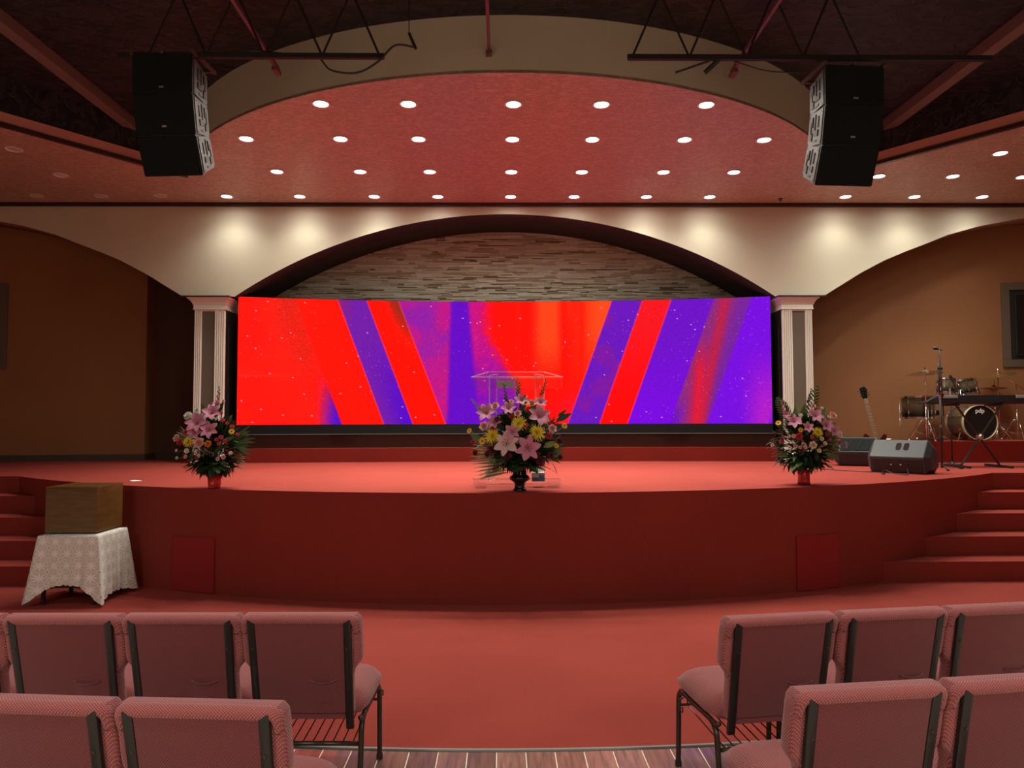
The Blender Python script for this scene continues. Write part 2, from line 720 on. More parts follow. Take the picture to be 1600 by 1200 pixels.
def arch_sheet(xs, zf, y0, y1, bm, soffit_mi):
    pv = None
    for x in xs:
        z = zf(x)
        v = [bm.verts.new((x, y0, z)), bm.verts.new((x, y0, 5.12)), bm.verts.new((x, y1, z)), bm.verts.new((x, y1, 5.12))]
        if pv:
            bm.faces.new((pv[0], v[0], v[1], pv[1])).material_index = 0
            f = bm.faces.new((pv[0], pv[2], v[2], v[0]))
            f.material_index = soffit_mi
            f.smooth = True
            bm.faces.new((pv[2], pv[3], v[3], v[2])).material_index = 1
        pv = v


bm = bmesh.new()
xs_c = [-4.24 + 8.52 * i / 96 for i in range(97)]
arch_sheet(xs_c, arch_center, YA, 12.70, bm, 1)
for s in (-1, 1):
    xs = [s * (5.055 + 5.445 * i / 60) for i in range(61)]
    arch_sheet(xs, arch_side, YA, YB, bm, 2)
    a, b = (-5.055, -4.24) if s < 0 else (4.28, 5.055)
    arch_sheet([a, b], lambda x: 3.62, YA, YB, bm, 1)
SOFT = mat('brown_soffit_paint', (0.30, 0.15, 0.09), rough=0.7)
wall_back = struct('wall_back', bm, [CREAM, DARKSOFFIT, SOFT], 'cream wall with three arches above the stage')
bm = bmesh.new()
box(bm, *bx(-XW, XW, 11.52, 11.56, 5.045, 5.10), bevel=0.006)
box(bm, *bx(-XW, XW, 11.50, 11.56, 5.085, 5.10), bevel=0.004)
struct('trim_2', bm, DARKTRIM, 'thin dark trim between cream arch wall and ceiling')

# ---- ledger stone wall behind the screen
bm = bmesh.new()
box(bm, *bx(-4.9, 4.9, 12.72, 12.85, HS, 5.1))
MORTAR = mat('stone_joint', (0.12, 0.095, 0.075), rough=0.9)
wall_stone = struct('wall_stone', bm, MORTAR, 'stacked ledger stone wall above the screen')
STONE = attr_mat('ledger_stone', rough=0.85, bump=0.5)
rng = random.Random(3)
strips = []
z = 3.45
while z < 5.0:
    h = rng.choice((0.018, 0.024, 0.024, 0.03, 0.036))
    x = -4.4 + rng.random() * 0.2
    while x < 4.4:
        l = rng.choice((0.1, 0.16, 0.22, 0.3, 0.42)) * rng.uniform(0.8, 1.2)
        if z < arch_center(x + l / 2) + 0.06:
            d = rng.uniform(0.004, 0.03)
            t = rng.random()
            if t < 0.13 and h < 0.03:
                c = (0.20, 0.145, 0.09)
            elif t < 0.3:
                c = (0.38, 0.31, 0.22)
            elif t < 0.45:
                c = (0.48, 0.41, 0.34)
            else:
                c = (0.56, 0.52, 0.43)
            k = rng.uniform(0.86, 1.14)
            seen = 3.72 < z < arch_center(x + l / 2) - 0.08
            strips.append((l * h * (1 if seen else 0), x, z, l, h, d, (c[0] * k, c[1] * k, c[2] * k, 1)))
        x += l
    z += h
strips.sort(key=lambda q: -q[0])


def strip_mesh(name, items):
    V, F, C_ = [], [], []
    for _, x, z, l, h, d, c in items:
        y0, g, i = 12.72 - d, 0.0012, len(V)
        V += [(x + g, y0, z + g), (x + l - g, y0, z + g), (x + l - g, y0, z + h - g), (x + g, y0, z + h - g),
              (x + g, 12.73, z + g), (x + l - g, 12.73, z + g), (x + l - g, 12.73, z + h - g), (x + g, 12.73, z + h - g)]
        F += [(i, i + 1, i + 2, i + 3), (i + 3, i + 2, i + 6, i + 7), (i, i + 4, i + 5, i + 1), (i, i + 3, i + 7, i + 4), (i + 1, i + 5, i + 6, i + 2)]
        C_ += [c] * 8
    me = bpy.data.meshes.new(name)
    me.from_pydata(V, [], F)
    ca = me.color_attributes.new('Col', 'FLOAT_COLOR', 'POINT')
    ca.data.foreach_set('color', np.array(C_, dtype=np.float32).ravel())
    return obj_me(name, me, STONE, wall_stone)


for it in strips[:300]:
    strip_mesh('stone_strip', [it])
o = strip_mesh('small_stone_strips', strips[300:])
o['kind'] = 'stuff'

# ---- brown side bays behind the outer arches
def wall_line(pts, z0, z1, th=0.1):
    b = bmesh.new()
    for (a, c) in zip(pts, pts[1:]):
        v = [b.verts.new((a[0], a[1], z0)), b.verts.new((c[0], c[1], z0)), b.verts.new((c[0], c[1], z1)), b.verts.new((a[0], a[1], z1))]
        w_ = [b.verts.new((p.co.x, p.co.y + th, p.co.z)) for p in v]
        b.faces.new(v)
        b.faces.new(list(reversed(w_)))
        for i in range(4):
            j = (i + 1) % 4
            b.faces.new((v[i], w_[i], w_[j], v[j]))
    return b


def bay_y(x):
    return 12.55 - 0.172 * (abs(x) - 6.07)


PL = [(-XW, bay_y(XW)), (-6.07, 12.55)]
PL2 = [(-6.07, 12.93), (-4.86, 12.93)]
PR = [(4.86, bay_y(4.86)), (XW, bay_y(XW))]
b0 = wall_line(PL, HS, ZC)
box(b0, *bx(-6.17, -6.069, 12.56, 13.03, HS, ZC))
struct('wall_left', b0, BROWNWALL, 'brown wall of the left bay behind the arch')
RECESS = mat('shade_darkened_recess_brown', (0.09, 0.040, 0.02), rough=0.7)  # wall brown darkened, so the shade of the unlit recess is in its colour
struct('wall_recess', wall_line(PL2, HS, ZC), RECESS, 'brown recess darkened for shade between the left bay wall and the left column')
struct('wall_right', wall_line(PR, HS, ZC), BROWNWALL, 'brown wall of the right bay behind the drums')
b0 = wall_line([(x, y - 0.02) for x, y in PL], HS, HS + 0.105, 0.02)
box(b0, *bx(-6.07, -6.05, 12.53, 12.93, HS, HS + 0.105))
box(b0, *bx(-6.05, -4.86, 12.91, 12.93, HS, HS + 0.105))
struct('baseboard_left', b0, BASEB, 'dark baseboard along the left bay wall')
struct('baseboard_right', wall_line([(x, y - 0.02) for x, y in PR], HS, HS + 0.105, 0.02), BASEB, 'dark baseboard along the right bay wall')
# hall walls outside the frame
for s, nm in ((-1, 'hall_left'), (1, 'hall_right')):
    bm = bmesh.new()
    box(bm, *bx(s * XW, s * (XW + 0.1), -4, 13.2, -0.1, 5.8))
    struct('wall_' + nm, bm, BROWNWALL, 'brown side wall of the hall')
bm = bmesh.new()
box(bm, *bx(-XW, XW, -4.1, -4, -0.1, 5.8))
struct('wall_rear', bm, BROWNWALL, 'brown rear wall of the hall')

# ---- columns
def square_ring(bm, x0, x1, y0, y1, prof):
    rings = []
    for off, z in prof:
        rings.append([bm.verts.new(p) for p in ((x0 - off, y0 - off, z), (x1 + off, y0 - off, z), (x1 + off, y1 + off, z), (x0 - off, y1 + off, z))])
    for a, b in zip(rings, rings[1:]):
        for i in range(4):
            j = (i + 1) % 4
            bm.faces.new((a[i], a[j], b[j], b[i]))
    bm.faces.new(rings[-1])
    bm.faces.new(list(reversed(rings[0])))


SIDEBLACK = mat('black_side_panel', (0.014, 0.012, 0.011), rough=0.4)
for s in (-1, 1):
    xi, xo = s * 4.38, s * 4.86
    x0, x1 = min(xi, xo), max(xi, xo)
    bm = bmesh.new()
    box(bm, *bx(x0 + 0.012, x1 - 0.012, 11.585, 12.14, HS, 3.42))
    c = struct('column', bm, TAUPE, 'white fluted column at the %s edge of the screen' % ('left' if s < 0 else 'right'))
    # inner and outer side panels
    bm = bmesh.new()
    xs_ = xi
    box(bm, *bx(xi - s * 0.002, xi + s * 0.012, 11.60, 12.72, HS, 3.42))
    box(bm, *bx(xi - s * 0.008, xi + s * 0.005, 11.72, 11.76, HS + 0.15, 3.15), bevel=0.003)
    box(bm, *bx(xi - s * 0.008, xi + s * 0.005, 12.06, 12.10, HS + 0.15, 3.15), bevel=0.003)
    obj('side_panel', bm, SIDEBLACK, c)
    bm = bmesh.new()
    box(bm, *bx(xi + s * 0.02, xo, 12.14, 12.95, HS, ZC))
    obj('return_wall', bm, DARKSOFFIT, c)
    # fluted pilaster strips: inner wide, outer narrow
    for (a, b) in ((xi, xi + s * 0.165), (xo, xo - s * 0.115)):
        lo, hi = min(a, b), max(a, b)
        bm = bmesh.new()
        box(bm, *bx(lo, hi, 11.572, 11.60, HS, 3.42), bevel=0.003)
        n = 5 if (hi - lo) > 0.14 else 4
        for k in range(n):
            cx_ = lo + (hi - lo) * (k + 0.5) / n
            box(bm, (cx_, 11.566, (HS + 3.42) / 2), ((hi - lo) / n * 0.62, 0.02, 3.42 - HS), bevel=0.007)
        obj('fluted_strip', bm, TRIMWHITE, c)
    bm = bmesh.new()
    box(bm, *bx(x0, x1, 11.568, 11.60, 3.39, 3.42), bevel=0.003)
    obj('top_rail', bm, TRIMWHITE, c)
    bm = bmesh.new()
    square_ring(bm, x0 - 0.02, x1 + 0.02, 11.55, 12.16, [(0.0, HS), (0.0, HS + 0.12), (-0.02, HS + 0.14)])
    obj('plinth', bm, TRIMWHITE, c)
    bm = bmesh.new()
    square_ring(bm, x0, x1, 11.56, 12.16, [(0.004, 3.412), (0.016, 3.414), (0.016, 3.428), (0.010, 3.434), (0.010, 3.485), (0.018, 3.492), (0.022, 3.502), (0.032, 3.53), (0.055, 3.56), (0.072, 3.575), (0.085, 3.58), (0.085, 3.596), (0.092, 3.598)])
    obj('capital', bm, TRIMWHITE, c)
    bm = bmesh.new()
    box(bm, *bx(x0 - (0.19 if s < 0 else 0.10), x1 + (0.10 if s < 0 else 0.19), 11.45, 12.2, 3.598, 3.622), bevel=0.004)
    obj('abacus', bm, DARKTRIM, c)

# ---- ceilings
JX, JY = 4.60, 10.30
CCX, CCY, CR = 0.06, 11.96, 4.84
WX = XW
WY = JY - 0.54 / 0.41 * (WX - JX)
a0 = math.atan2(JX - CCX, CCY - JY)
canopy = []
for i in range(73):
    a = -a0 + 2 * a0 * i / 72
    canopy.append((CCX + CR * math.sin(a), CCY - CR * math.cos(a)))
bm = bmesh.new()
outl = [(-WX, WY)] + canopy + [(WX, WY), (WX, 13.2), (-WX, 13.2)]
extrude_poly(bm, outl, ZC, ZC + 0.03)
struct('ceiling', bm, CEIL, 'textured lower ceiling over the stage with rows of downlights')
# canopy fascia
bm = bmesh.new()
pv = None
for x, y in canopy:
    v = [bm.verts.new((x, y, ZC - 0.004)), bm.verts.new((x, y, ZU))]
    if pv:
        f = bm.faces.new((pv[0], v[0], v[1], pv[1]))
        f.smooth = True
    pv = v
struct('wall_fascia', bm, OLIVE, 'curved olive fascia above the lit ceiling')
for s in (-1, 1):
    A = Vector((CCX + s * (JX - CCX), JY, 0))
    B = Vector((CCX + s * (WX - CCX), WY, 0))
    d = (B - A).normalized()
    nrm = Vector((-s * d.y, s * d.x, 0))
    if nrm.y > 0:
        nrm = -nrm
    for z0, z1, t, m_, nm, lb in ((ZC - 0.012, ZC + 0.035, 0.05, DARKTRIM, 'trim_3', 'dark trim under the edge of the %s side ceiling'),
                                  (ZC + 0.035, ZC + 0.16, 0.03, PINKTRIM, 'trim_4', 'pink painted edge band of the %s side ceiling'),
                                  (ZC + 0.16, ZU, 0.0, DARKCEIL, 'wall_upper', 'dark upstand above the %s side ceiling')):
        b2 = bmesh.new()
        q = [A, B, B + nrm * (t + 0.01), A + nrm * (t + 0.01)]
        vs = []
        for zz in (z0, z1):
            vs.append([b2.verts.new((p.x, p.y, zz)) for p in q])
        b2.faces.new(vs[0])
        b2.faces.new(vs[1])
        for i in range(4):
            j = (i + 1) % 4
            b2.faces.new((vs[0][i], vs[0][j], vs[1][j], vs[1][i]))
        struct(nm, b2, m_, lb % ('left' if s < 0 else 'right'))
bm = bmesh.new()
box(bm, *bx(-XW, XW, -4, 11.9, ZU, ZU + 0.05))
struct('ceiling', bm, DARKCEIL, 'dark textured upper ceiling of the hall')
# purlin rails and beams under the dark ceiling
for i, (x, y1, lb) in enumerate(((-2.36, 7.43, 'left'), (-0.165, 7.08, 'middle'), (2.37, 7.45, 'right'))):
    bm = bmesh.new()
    box(bm, *bx(x - 0.016, x + 0.016, -3.9, y1 + 0.12, 5.30, 5.345), bevel=0.004)
    box(bm, *bx(x - 0.03, x + 0.03, y1 - 0.02, y1 + 0.12, 5.26, 5.30), bevel=0.004)
    for yy in (1.0, 3.4, 5.8):
        tube(bm, [(x, yy, 5.34), (x, yy, 5.68)], 0.008, n=6)
    struct('trim_5', bm, PIPE, '%s dull red rail running from overhead to the curved fascia' % lb)
for x, y1, lb in ((-4.95, 9.75, 'left'), (5.12, 9.65, 'right')):
    bm = bmesh.new()
    box(bm, *bx(x - 0.07, x + 0.07, -3.9, y1, 5.54, 5.68), bevel=0.008)
    struct('trim_6', bm, BEAM, '%s brown ceiling beam meeting the side ceiling edge' % lb)

# ---- stage-rear platform
def arc_prism(xl, xr, yc, sag, depth, z0, z1, n=48):
    b = bmesh.new()
    fr = [(xl + (xr - xl) * i / n, yc - sag * ((xl + (xr - xl) * i / n) / 4.34) ** 2) for i in range(n + 1)]
    extrude_poly(b, fr + [(x, y + depth) for x, y in reversed(fr)], z0, z1)
    return b


step = struct('stage_riser', arc_prism(-4.36, 4.36, 11.83, 0.22, 0.6, HS, 1.238), CARPET, 'low red carpeted step below the screen')
MAHOG = wood_mat('mahogany_panel', (0.022, 0.006, 0.005), (0.012, 0.004, 0.004), rough=0.16, scale=(1, 4, 6), coat=0.5)
plat = struct('screen_platform', arc_prism(-4.30, 4.30, 11.95, 0.26, 0.66, 1.238, 1.452), MAHOG, 'glossy dark red platform under the screen')
# ================================================================== LED SCREEN
SX0, SX1 = -4.227, 4.247


def screen_y(x):
    return 12.245 - 0.54 * ((x - 0.01) / 4.237) ** 2


scr = thing('video_screen', 'wide curved wall screen showing red, purple and orange slanted bands', 'screen', (0, 0, 0))
b = arc_prism(-4.27, 4.27, 11.93, 0.26, 0.60, 1.452, 1.464)
obj('sill', b, mat('grey_sill', (0.10, 0.10, 0.105), rough=0.4), scr)
obj('base', arc_prism(-4.25, 4.25, 11.95, 0.27, 0.5, 1.464, 1.602), mat('matt_black_base', (0.006, 0.006, 0.0065), rough=0.7, spec=0.2), scr)
b = bmesh.new()
n = 48
fr = [(SX0 + (SX1 - SX0) * i / n,) for i in range(n + 1)]
fr = [(x[0], screen_y(x[0]) + 0.004) for x in fr]
extrude_poly(b, fr + [(x, y + 0.09) for x, y in reversed(fr)], 1.604, 3.648)
obj('cabinet', b, BLACKPL, scr)

# the picture shown on the screen, one colour per mesh point
SW, SH = 832, 200
uu, vv = np.meshgrid((np.arange(SW) + 0.5) / SW, (np.arange(SH) + 0.5) / SH)
px = 372 + uu * 832
py = vv            # 0 = top, 1 = bottom
rs = np.random.RandomState(5)


def vnoise(w_, h_, seed):
    g = np.random.RandomState(seed).rand(h_ + 2, w_ + 2)
    X = uu * w_
    Y_ = vv * h_
    xi = X.astype(int)
    yi = Y_.astype(int)
    fx = X - xi
    fy = Y_ - yi
    fx = fx * fx * (3 - 2 * fx)
    fy = fy * fy * (3 - 2 * fy)
    return (g[yi, xi] * (1 - fx) + g[yi, xi + 1] * fx) * (1 - fy) + (g[yi + 1, xi] * (1 - fx) + g[yi + 1, xi + 1] * fx) * fy


def C3(r, g, b_):
    return np.array([r, g, b_], float)


def mixc(a, b_, t):
    t = np.clip(t, 0, 1)[..., None]
    return a * (1 - t) + b_ * t


def sstep(a, b_, x):
    t = np.clip((x - a) / (b_ - a), 0, 1)
    return t * t * (3 - 2 * t)


def edge_at(top, bot):
    return top + (bot - top) * py


img = np.ones((SH, SW, 3)) * C3(252, 26, 18)
sp = rs.rand(SH, SW)
big = vnoise(26, 7, 1)
fine = vnoise(200, 60, 2)
streak = vnoise(40, 1, 3)
# left red field: browner red towards the upper middle
t = sstep(392, 440, px) * (1 - sstep(462, 525, px)) * (1 - py) * 0.75 + 0.2 * sstep(0.5, 0.9, big) * (px < 540)
img = mixc(img, C3(196, 42, 28), t)
# fine horizontal scratches and grain over the left reds
gr = sstep(0.45, 0.95, vnoise(60, 110, 12)) * sstep(400, 520, px) * (1 - sstep(0.55, 1.0, py))
img = mixc(img, C3(206, 30, 22), 0.75 * gr)
img = mixc(img, C3(214, 26, 16), (sp > 0.8) * 0.5 * sstep(400, 470, px))
sc_ = sstep(0.78, 0.95, vnoise(3, 55, 13)) * (1 - sstep(440, 480, px)) * sstep(0.3, 0.45, py) * (1 - sstep(0.6, 0.7, py))
img = mixc(img, C3(255, 60, 50), 0.5 * sc_)
# purple wedge at lower left
m_ = (1 - sstep(0, 2, px - (edge_at(455, 527.5)))) * sstep(485, 505, px) * sstep(0.5, 0.95, py)
img = mixc(img, mixc(np.ones_like(img) * C3(190, 30, 120), C3(90, 20, 200), sstep(497, 520, px)), m_)
m_ = (px > edge_at(455, 527.5)) & (px < edge_at(519.5, 593))
img[m_] = (img[m_] * 0.4 + C3(252, 22, 8) * 0.6)
# purple band
m_ = (px >= edge_at(519.5, 593)) & (px < edge_at(564.5, 639))
cc = mixc(np.ones_like(img) * C3(118, 32, 170), C3(88, 14, 205), sstep(0.2, 1.0, py) * sstep(0.0, 1.0, (px - edge_at(519.5, 593)) / 45))
cc = mixc(cc, C3(150, 36, 110), (1 - sstep(0, 0.3, py)) * (1 - sstep(528, 548, px)) * 0.6)
img[m_] = cc[m_]
# second red band, darker at its upper right
imgrain = (rs.rand(SH, SW) > 0.72) * 0.55
m_ = (px >= edge_at(564.5, 639)) & (px < edge_at(614.6, 691))
cc = mixc(np.ones_like(img) * C3(250, 20, 8), C3(150, 50, 28), (1 - sstep(0.0, 0.5, py)) * sstep(0.4, 1.0, (px - edge_at(564.5, 639)) / 50))
cc = mixc(cc, C3(196, 34, 24), imgrain * (1 - 0.6 * py))
img[m_] = cc[m_]
# magenta field
m_ = (px >= edge_at(614.6, 691)) & (px < 1000)
cc = mixc(np.ones_like(img) * C3(190, 28, 140), C3(150, 34, 165), sstep(0.3, 0.7, big))
cc = mixc(cc, C3(232, 20, 100), 0.5 * sstep(0.5, 0.9, fine) * sstep(650, 690, px))
# deep purple column
L_ = edge_at(700, 694)
R_ = edge_at(727, 745)
cc = mixc(cc, C3(104, 16, 200), sstep(-5, 4, px - L_))
# right of the column: magenta, then red and orange
mg = mixc(np.ones_like(img) * C3(205, 22, 130), C3(125, 20, 190), sstep(0.25, 1.0, py + 0.25 * (fine - 0.5)))
cc = mixc(cc, mg, sstep(-5, 5, px - R_))
rb = sstep(0, 26, px - (742 + 62 * sstep(0.15, 0.9, py)) + 14 * (fine - 0.5))
cc = mixc(cc, C3(254, 20, 12), rb)
org = sstep(825, 850, px) * (1 - sstep(868, 885, px)) * (1 - sstep(0.3, 0.75, py)) * 0.8
org = org + 0.9 * sstep(880, 945, px) * (1 - sstep(0.25, 0.8, py + 0.25 * (big - 0.5))) * (1 - 0.55 * np.exp(-((px - 912) / 6.0) ** 2))
org = org + 0.35 * sstep(0.6, 0.9, streak) * (px > 800) * (1 - py)
cc = mixc(cc, C3(255, 92, 34), org * 0.85)
cc = mixc(cc, C3(222, 22, 70), sstep(0.65, 1.0, py) * sstep(850, 900, px) * 0.7)
img[m_] = cc[m_]
# right-hand bands
e1, e2, e3, e4, e5 = edge_at(961, 888.5), edge_at(1010, 939.5), edge_at(1055, 983.8), edge_at(1121, 1050), edge_at(1177, 1107)
m_ = (px >= e1) & (px < e2)
img[m_] = mixc(np.ones_like(img) * C3(110, 26, 190), C3(128, 28, 165), sstep(0.5, 0.8, big))[m_]
m_ = (px >= e2) & (px < e3)
img[m_] = mixc(np.ones_like(img) * C3(222, 26, 34), C3(252, 14, 14), sstep(0.1, 0.9, py))[m_]
m_ = (px >= e3) & (px < e4)
img[m_] = mixc(np.ones_like(img) * C3(112, 22, 200), C3(124, 14, 226), sstep(0.2, 1, py))[m_]
m_ = (px >= e4) & (px < e5)
cc = mixc(np.ones_like(img) * C3(140, 44, 130), C3(118, 38, 160), sstep(0.3, 1, (px - e4) / 56))
cc = mixc(cc, C3(196, 34, 66), np.exp(-((px - edge_at(1138, 1096)) / 9.0) ** 2) * 0.9)
cc = mixc(cc, C3(216, 30, 60), np.exp(-((px - edge_at(1108, 1090)) / 12.0) ** 2) * sstep(0.25, 0.6, py))
cc = mixc(cc, C3(112, 16, 210), (1 - sstep(0, 26, px - e4)) * sstep(0.75, 1, py))
img[m_] = cc[m_]
m_ = (px >= e5)
cc = np.ones_like(img) * C3(122, 18, 225)
cc = mixc(cc, C3(186, 34, 200), sstep(1150, 1195, px) * sstep(0.3, 0.95, py) * 0.9)
cc = mixc(cc, C3(90, 20, 215), sstep(0, 14, px - edge_at(1245, 1194)))
img[m_] = cc[m_]
# thin bright rims of the bands, grain and sparkles
for e in (edge_at(519.5, 593), edge_at(564.5, 639), edge_at(614.6, 691), e1, e2, e3):
    img = mixc(img, C3(255, 70, 110), np.exp(-((px - e) / 1.1) ** 2) * 0.55)
img *= (1 + 0.16 * (rs.rand(SH, SW, 1) - 0.5))
dots = (sp > 0.9965) & (vnoise(14, 4, 9) > 0.45)
img[dots] = img[dots] * 0.45 + C3(255, 150, 200) * 0.55
for k in range(70):
    x_, y_ = rs.randint(4, SW - 4), rs.randint(4, SH - 4)
    img[y_:y_ + 1, x_:x_ + 2] = C3(250, 190, 225)
c01 = np.clip(img / 255, 0, 1)
lin = np.where(c01 <= 0.04045, c01 / 12.92, ((c01 + 0.055) / 1.055) ** 2.4)
# parts of the picture that clip to full red or blue are brighter than white level
lin[..., 0] *= 1 + (SCREEN_GAIN - 1) * sstep(0.7, 1.0, c01[..., 0]) * (1 - sstep(0.12, 0.32, c01[..., 2]))
lin[..., 2] *= 1 + 0.0 * sstep(0.7, 0.9, c01[..., 2])

GX, GY = SW, SH
xs = SX0 + (SX1 - SX0) * np.arange(GX) / (GX - 1)
zs = 3.643 - (3.643 - 1.611) * np.arange(GY) / (GY - 1)
Xg, Zg = np.meshgrid(xs, zs)
Yg = 12.245 - 0.54 * ((Xg - 0.01) / 4.237) ** 2
co = np.stack([Xg, Yg, Zg], -1).reshape(-1, 3).astype(np.float32)
idx = np.arange(GX * GY).reshape(GY, GX)
q = np.stack([idx[:-1, :-1], idx[1:, :-1], idx[1:, 1:], idx[:-1, 1:]], -1).reshape(-1, 4)
me = bpy.data.meshes.new('display')
me.vertices.add(len(co))
me.vertices.foreach_set('co', co.ravel())
me.loops.add(q.size)
me.loops.foreach_set('vertex_index', q.ravel().astype(np.int32))
me.polygons.add(len(q))
me.polygons.foreach_set('loop_start', np.arange(0, q.size, 4, dtype=np.int32))
me.polygons.foreach_set('loop_total', np.full(len(q), 4, dtype=np.int32))
me.update(calc_edges=True)
ca = me.color_attributes.new('Col', 'FLOAT_COLOR', 'POINT')
ca.data.foreach_set('color', np.concatenate([lin.reshape(-1, 3), np.ones((GX * GY, 1))], 1).astype(np.float32).ravel())
obj_me('display', me, attr_mat('screen_display', rough=0.3, emit=True), scr)
del me, co, q

# ================================================================== DOWNLIGHTS
ring_me = lens_me = None


def downlight(x, y, on, label, group, k=1.0):
    global ring_me, lens_me
    t = thing('downlight', label, 'ceiling light', (x, y, ZC), 0, group)
    if ring_me is None:
        b = bmesh.new()
        lathe(b, [(0.088, 0.0), (0.098, -0.002), (0.10, -0.008), (0.092, -0.013), (0.078, -0.010), (0.072, 0.0)], n=28, cap0=False, cap1=False)
        r_ = obj('trim_ring', b, WHITE, t, smooth=True)
        ring_me = r_.data
        b = bmesh.new()
        lathe(b, [(0.073, -0.003), (0.05, -0.0065), (0.0001, -0.008)], n=24, cap0=False, cap1=False)
        r2 = obj('lens', b, LAMP, t, smooth=True)
        lens_me = r2.data
    else:
        obj_me('trim_ring', ring_me, None, t)
        r2 = obj_me('lens', lens_me, None, t)
    if not on:
        r2.data = lens_off(t)
    else:
        l = bpy.data.lights.new('downlight_lamp', 'SPOT')
        l.energy = DOWN_W * k
        l.color = (0.97, 0.95, 0.81)
        l.spot_size = math.radians(124)
        l.spot_blend = 1.0
        l.shadow_soft_size = 0.07
        l2 = l.copy()
        l2.energy = DOWN_W * 0.13 * k
        l2.spot_size = math.radians(172)
        l2.spot_blend = 0.6
        for q_ in (l, l2):
            lo = bpy.data.objects.new('downlight_lamp', q_)
            COL.objects.link(lo)
            lo.parent = t
            lo.location = (0, 0, -0.02)
    return t


_off = []


def lens_off(t):
    if not _off:
        m2 = lens_me.copy()
        m2.materials.clear()
        m2.materials.append(LAMP_OFF)
        _off.append(m2)
    return _off[0]


ORD = ['leftmost', 'second from left', 'third from left', 'middle', 'third from right', 'second from right', 'rightmost']
rows = (
    (7.847, 'row nearest the curved fascia', [-1.99, -1.05, 0.085, 1.04, 2.18], ['leftmost', 'second from left', 'middle', 'second from right', 'rightmost']),
    (8.85, 'second row back from the curved fascia', [-3.14, -2.0, -1.054, 0.088, 1.06, 2.19, 3.165], ORD),
    (10.04, 'third row back from the curved fascia', [-3.13, -1.99, -1.035, 0.088, 1.06, 2.19, 3.165], ORD),
    (11.18, 'row along the cream arch wall', [-4.24, -3.13, -1.994, -1.026, 0.09, 1.064, 2.175, 3.15],
     ['leftmost lit', 'second lit from left', 'third lit from left', 'fourth lit from left', 'fourth from the right bend', 'third from the right bend', 'second from the right bend', 'last before the right speakers']),
)
for y, rn, xs_, od in rows:
    for x, nm in zip(xs_, od):
        downlight(x, y, True, 'lit round downlight, %s in the %s' % (nm, rn), 'lit stage downlights', 0.37 if y > 11 else (0.8 if y > 10 else 1.0))
for x, y, nm in ((6.377, 9.29, 'nearest the pink ceiling edge at upper right'), (5.266, 10.2, 'just right of the right speaker cluster'), (6.317, 10.2, 'middle of the second row on the right side ceiling'),
                 (7.325, 10.22, 'cut by the right edge of the picture'), (5.242, 11.16, 'left one along the arch wall on the right side ceiling'),
                 (6.311, 11.16, 'middle one along the arch wall on the right side ceiling'), (7.361, 11.16, 'right one along the arch wall on the right side ceiling')):
    downlight(x, y, True, 'lit round downlight, ' + nm, 'lit right-hand downlights', 0.37 if y > 11 else 0.95)
for x, y, nm in ((-6.174, 9.22, 'nearest the pink ceiling edge at far left'), (-6.17, 10.2, 'between the wall row and the pink edge'), (-7.097, 11.15, 'leftmost along the arch wall'),
                 (-6.139, 11.17, 'middle one of three along the arch wall'), (-5.232, 11.14, 'right one of three along the arch wall')):
    downlight(x, y, False, 'unlit round downlight on the left side ceiling, ' + nm, 'unlit left-hand downlights')
b = bmesh.new()
lathe(b, [(0.035, 0), (0.035, -0.006), (0.012, -0.01), (0.01, -0.03), (0.022, -0.034), (0.022, -0.038), (0.0001, -0.04)], n=12)
tag(obj('fire_sprinkler', b, BLACKMET, smooth=True, loc=(4.28, 11.27, ZC)), 'small dark sprinkler head on the ceiling near the arch wall', 'sprinkler')

# ================================================================== TRUSSES, SPEAKER CLUSTERS
TRUSSM = mat('dark_truss_steel', (0.009, 0.007, 0.007), rough=0.6)
ZT = 4.84
for s in (-1, 1):
    nm = 'left' if s < 0 else 'right'
    t = thing('ceiling_truss', 'dark open steel truss holding the %s speaker cluster' % nm, 'truss', (0, 6.3, 0))
    xin, xout = s * 1.06, (-3.35 if s < 0 else 4.25)
    lo, hi = min(xin, xout), max(xin, xout)
    b = bmesh.new()
    box(b, *bx(lo, hi, -0.035, -0.03 + 0.035, ZT - 0.022, ZT + 0.022), bevel=0.002)
    obj('lower_chord', b, TRUSSM, t)
    b = bmesh.new()
    box(b, *bx(lo, hi, 0.02, 0.028, ZT + 0.0, ZT + 0.045))
    obj('angle_flange', b, TRUSSM, t)
    b = bmesh.new()
    box(b, *bx(lo, hi, -0.02, 0.02, 5.42, 5.46))
    obj('upper_chord', b, TRUSSM, t)
    nodes = [1.10, 1.60, 2.10, 2.60, 3.10]
    for a, c in zip(nodes, nodes[1:]):
        mid = (a + c) / 2
        for p, q_ in ((a, mid), (c, mid)):
            b = bmesh.new()
            tube(b, [(s * p, 0, ZT + 0.01), (s * q_, 0, 5.43)], 0.010, n=6)
            obj('web_bar', b, TRUSSM, t)
    for x in (1.6, 3.1):
        b = bmesh.new()
        tube(b, [(s * x, 0, 5.45), (s * x, 0, ZU)], 0.012, n=6)
        obj('hanger_rod', b, TRUSSM, t)

SPKSIDE = mat('grey_speaker_side', (0.11, 0.108, 0.11), rough=0.4)
GRILLE = mat('black_speaker_grille', (0.010, 0.013, 0.013), rough=0.8, spec=0.15, bump=0.3, bscale=400)
SPKBODY = mat('black_speaker_body', (0.014, 0.014, 0.015), rough=0.5)


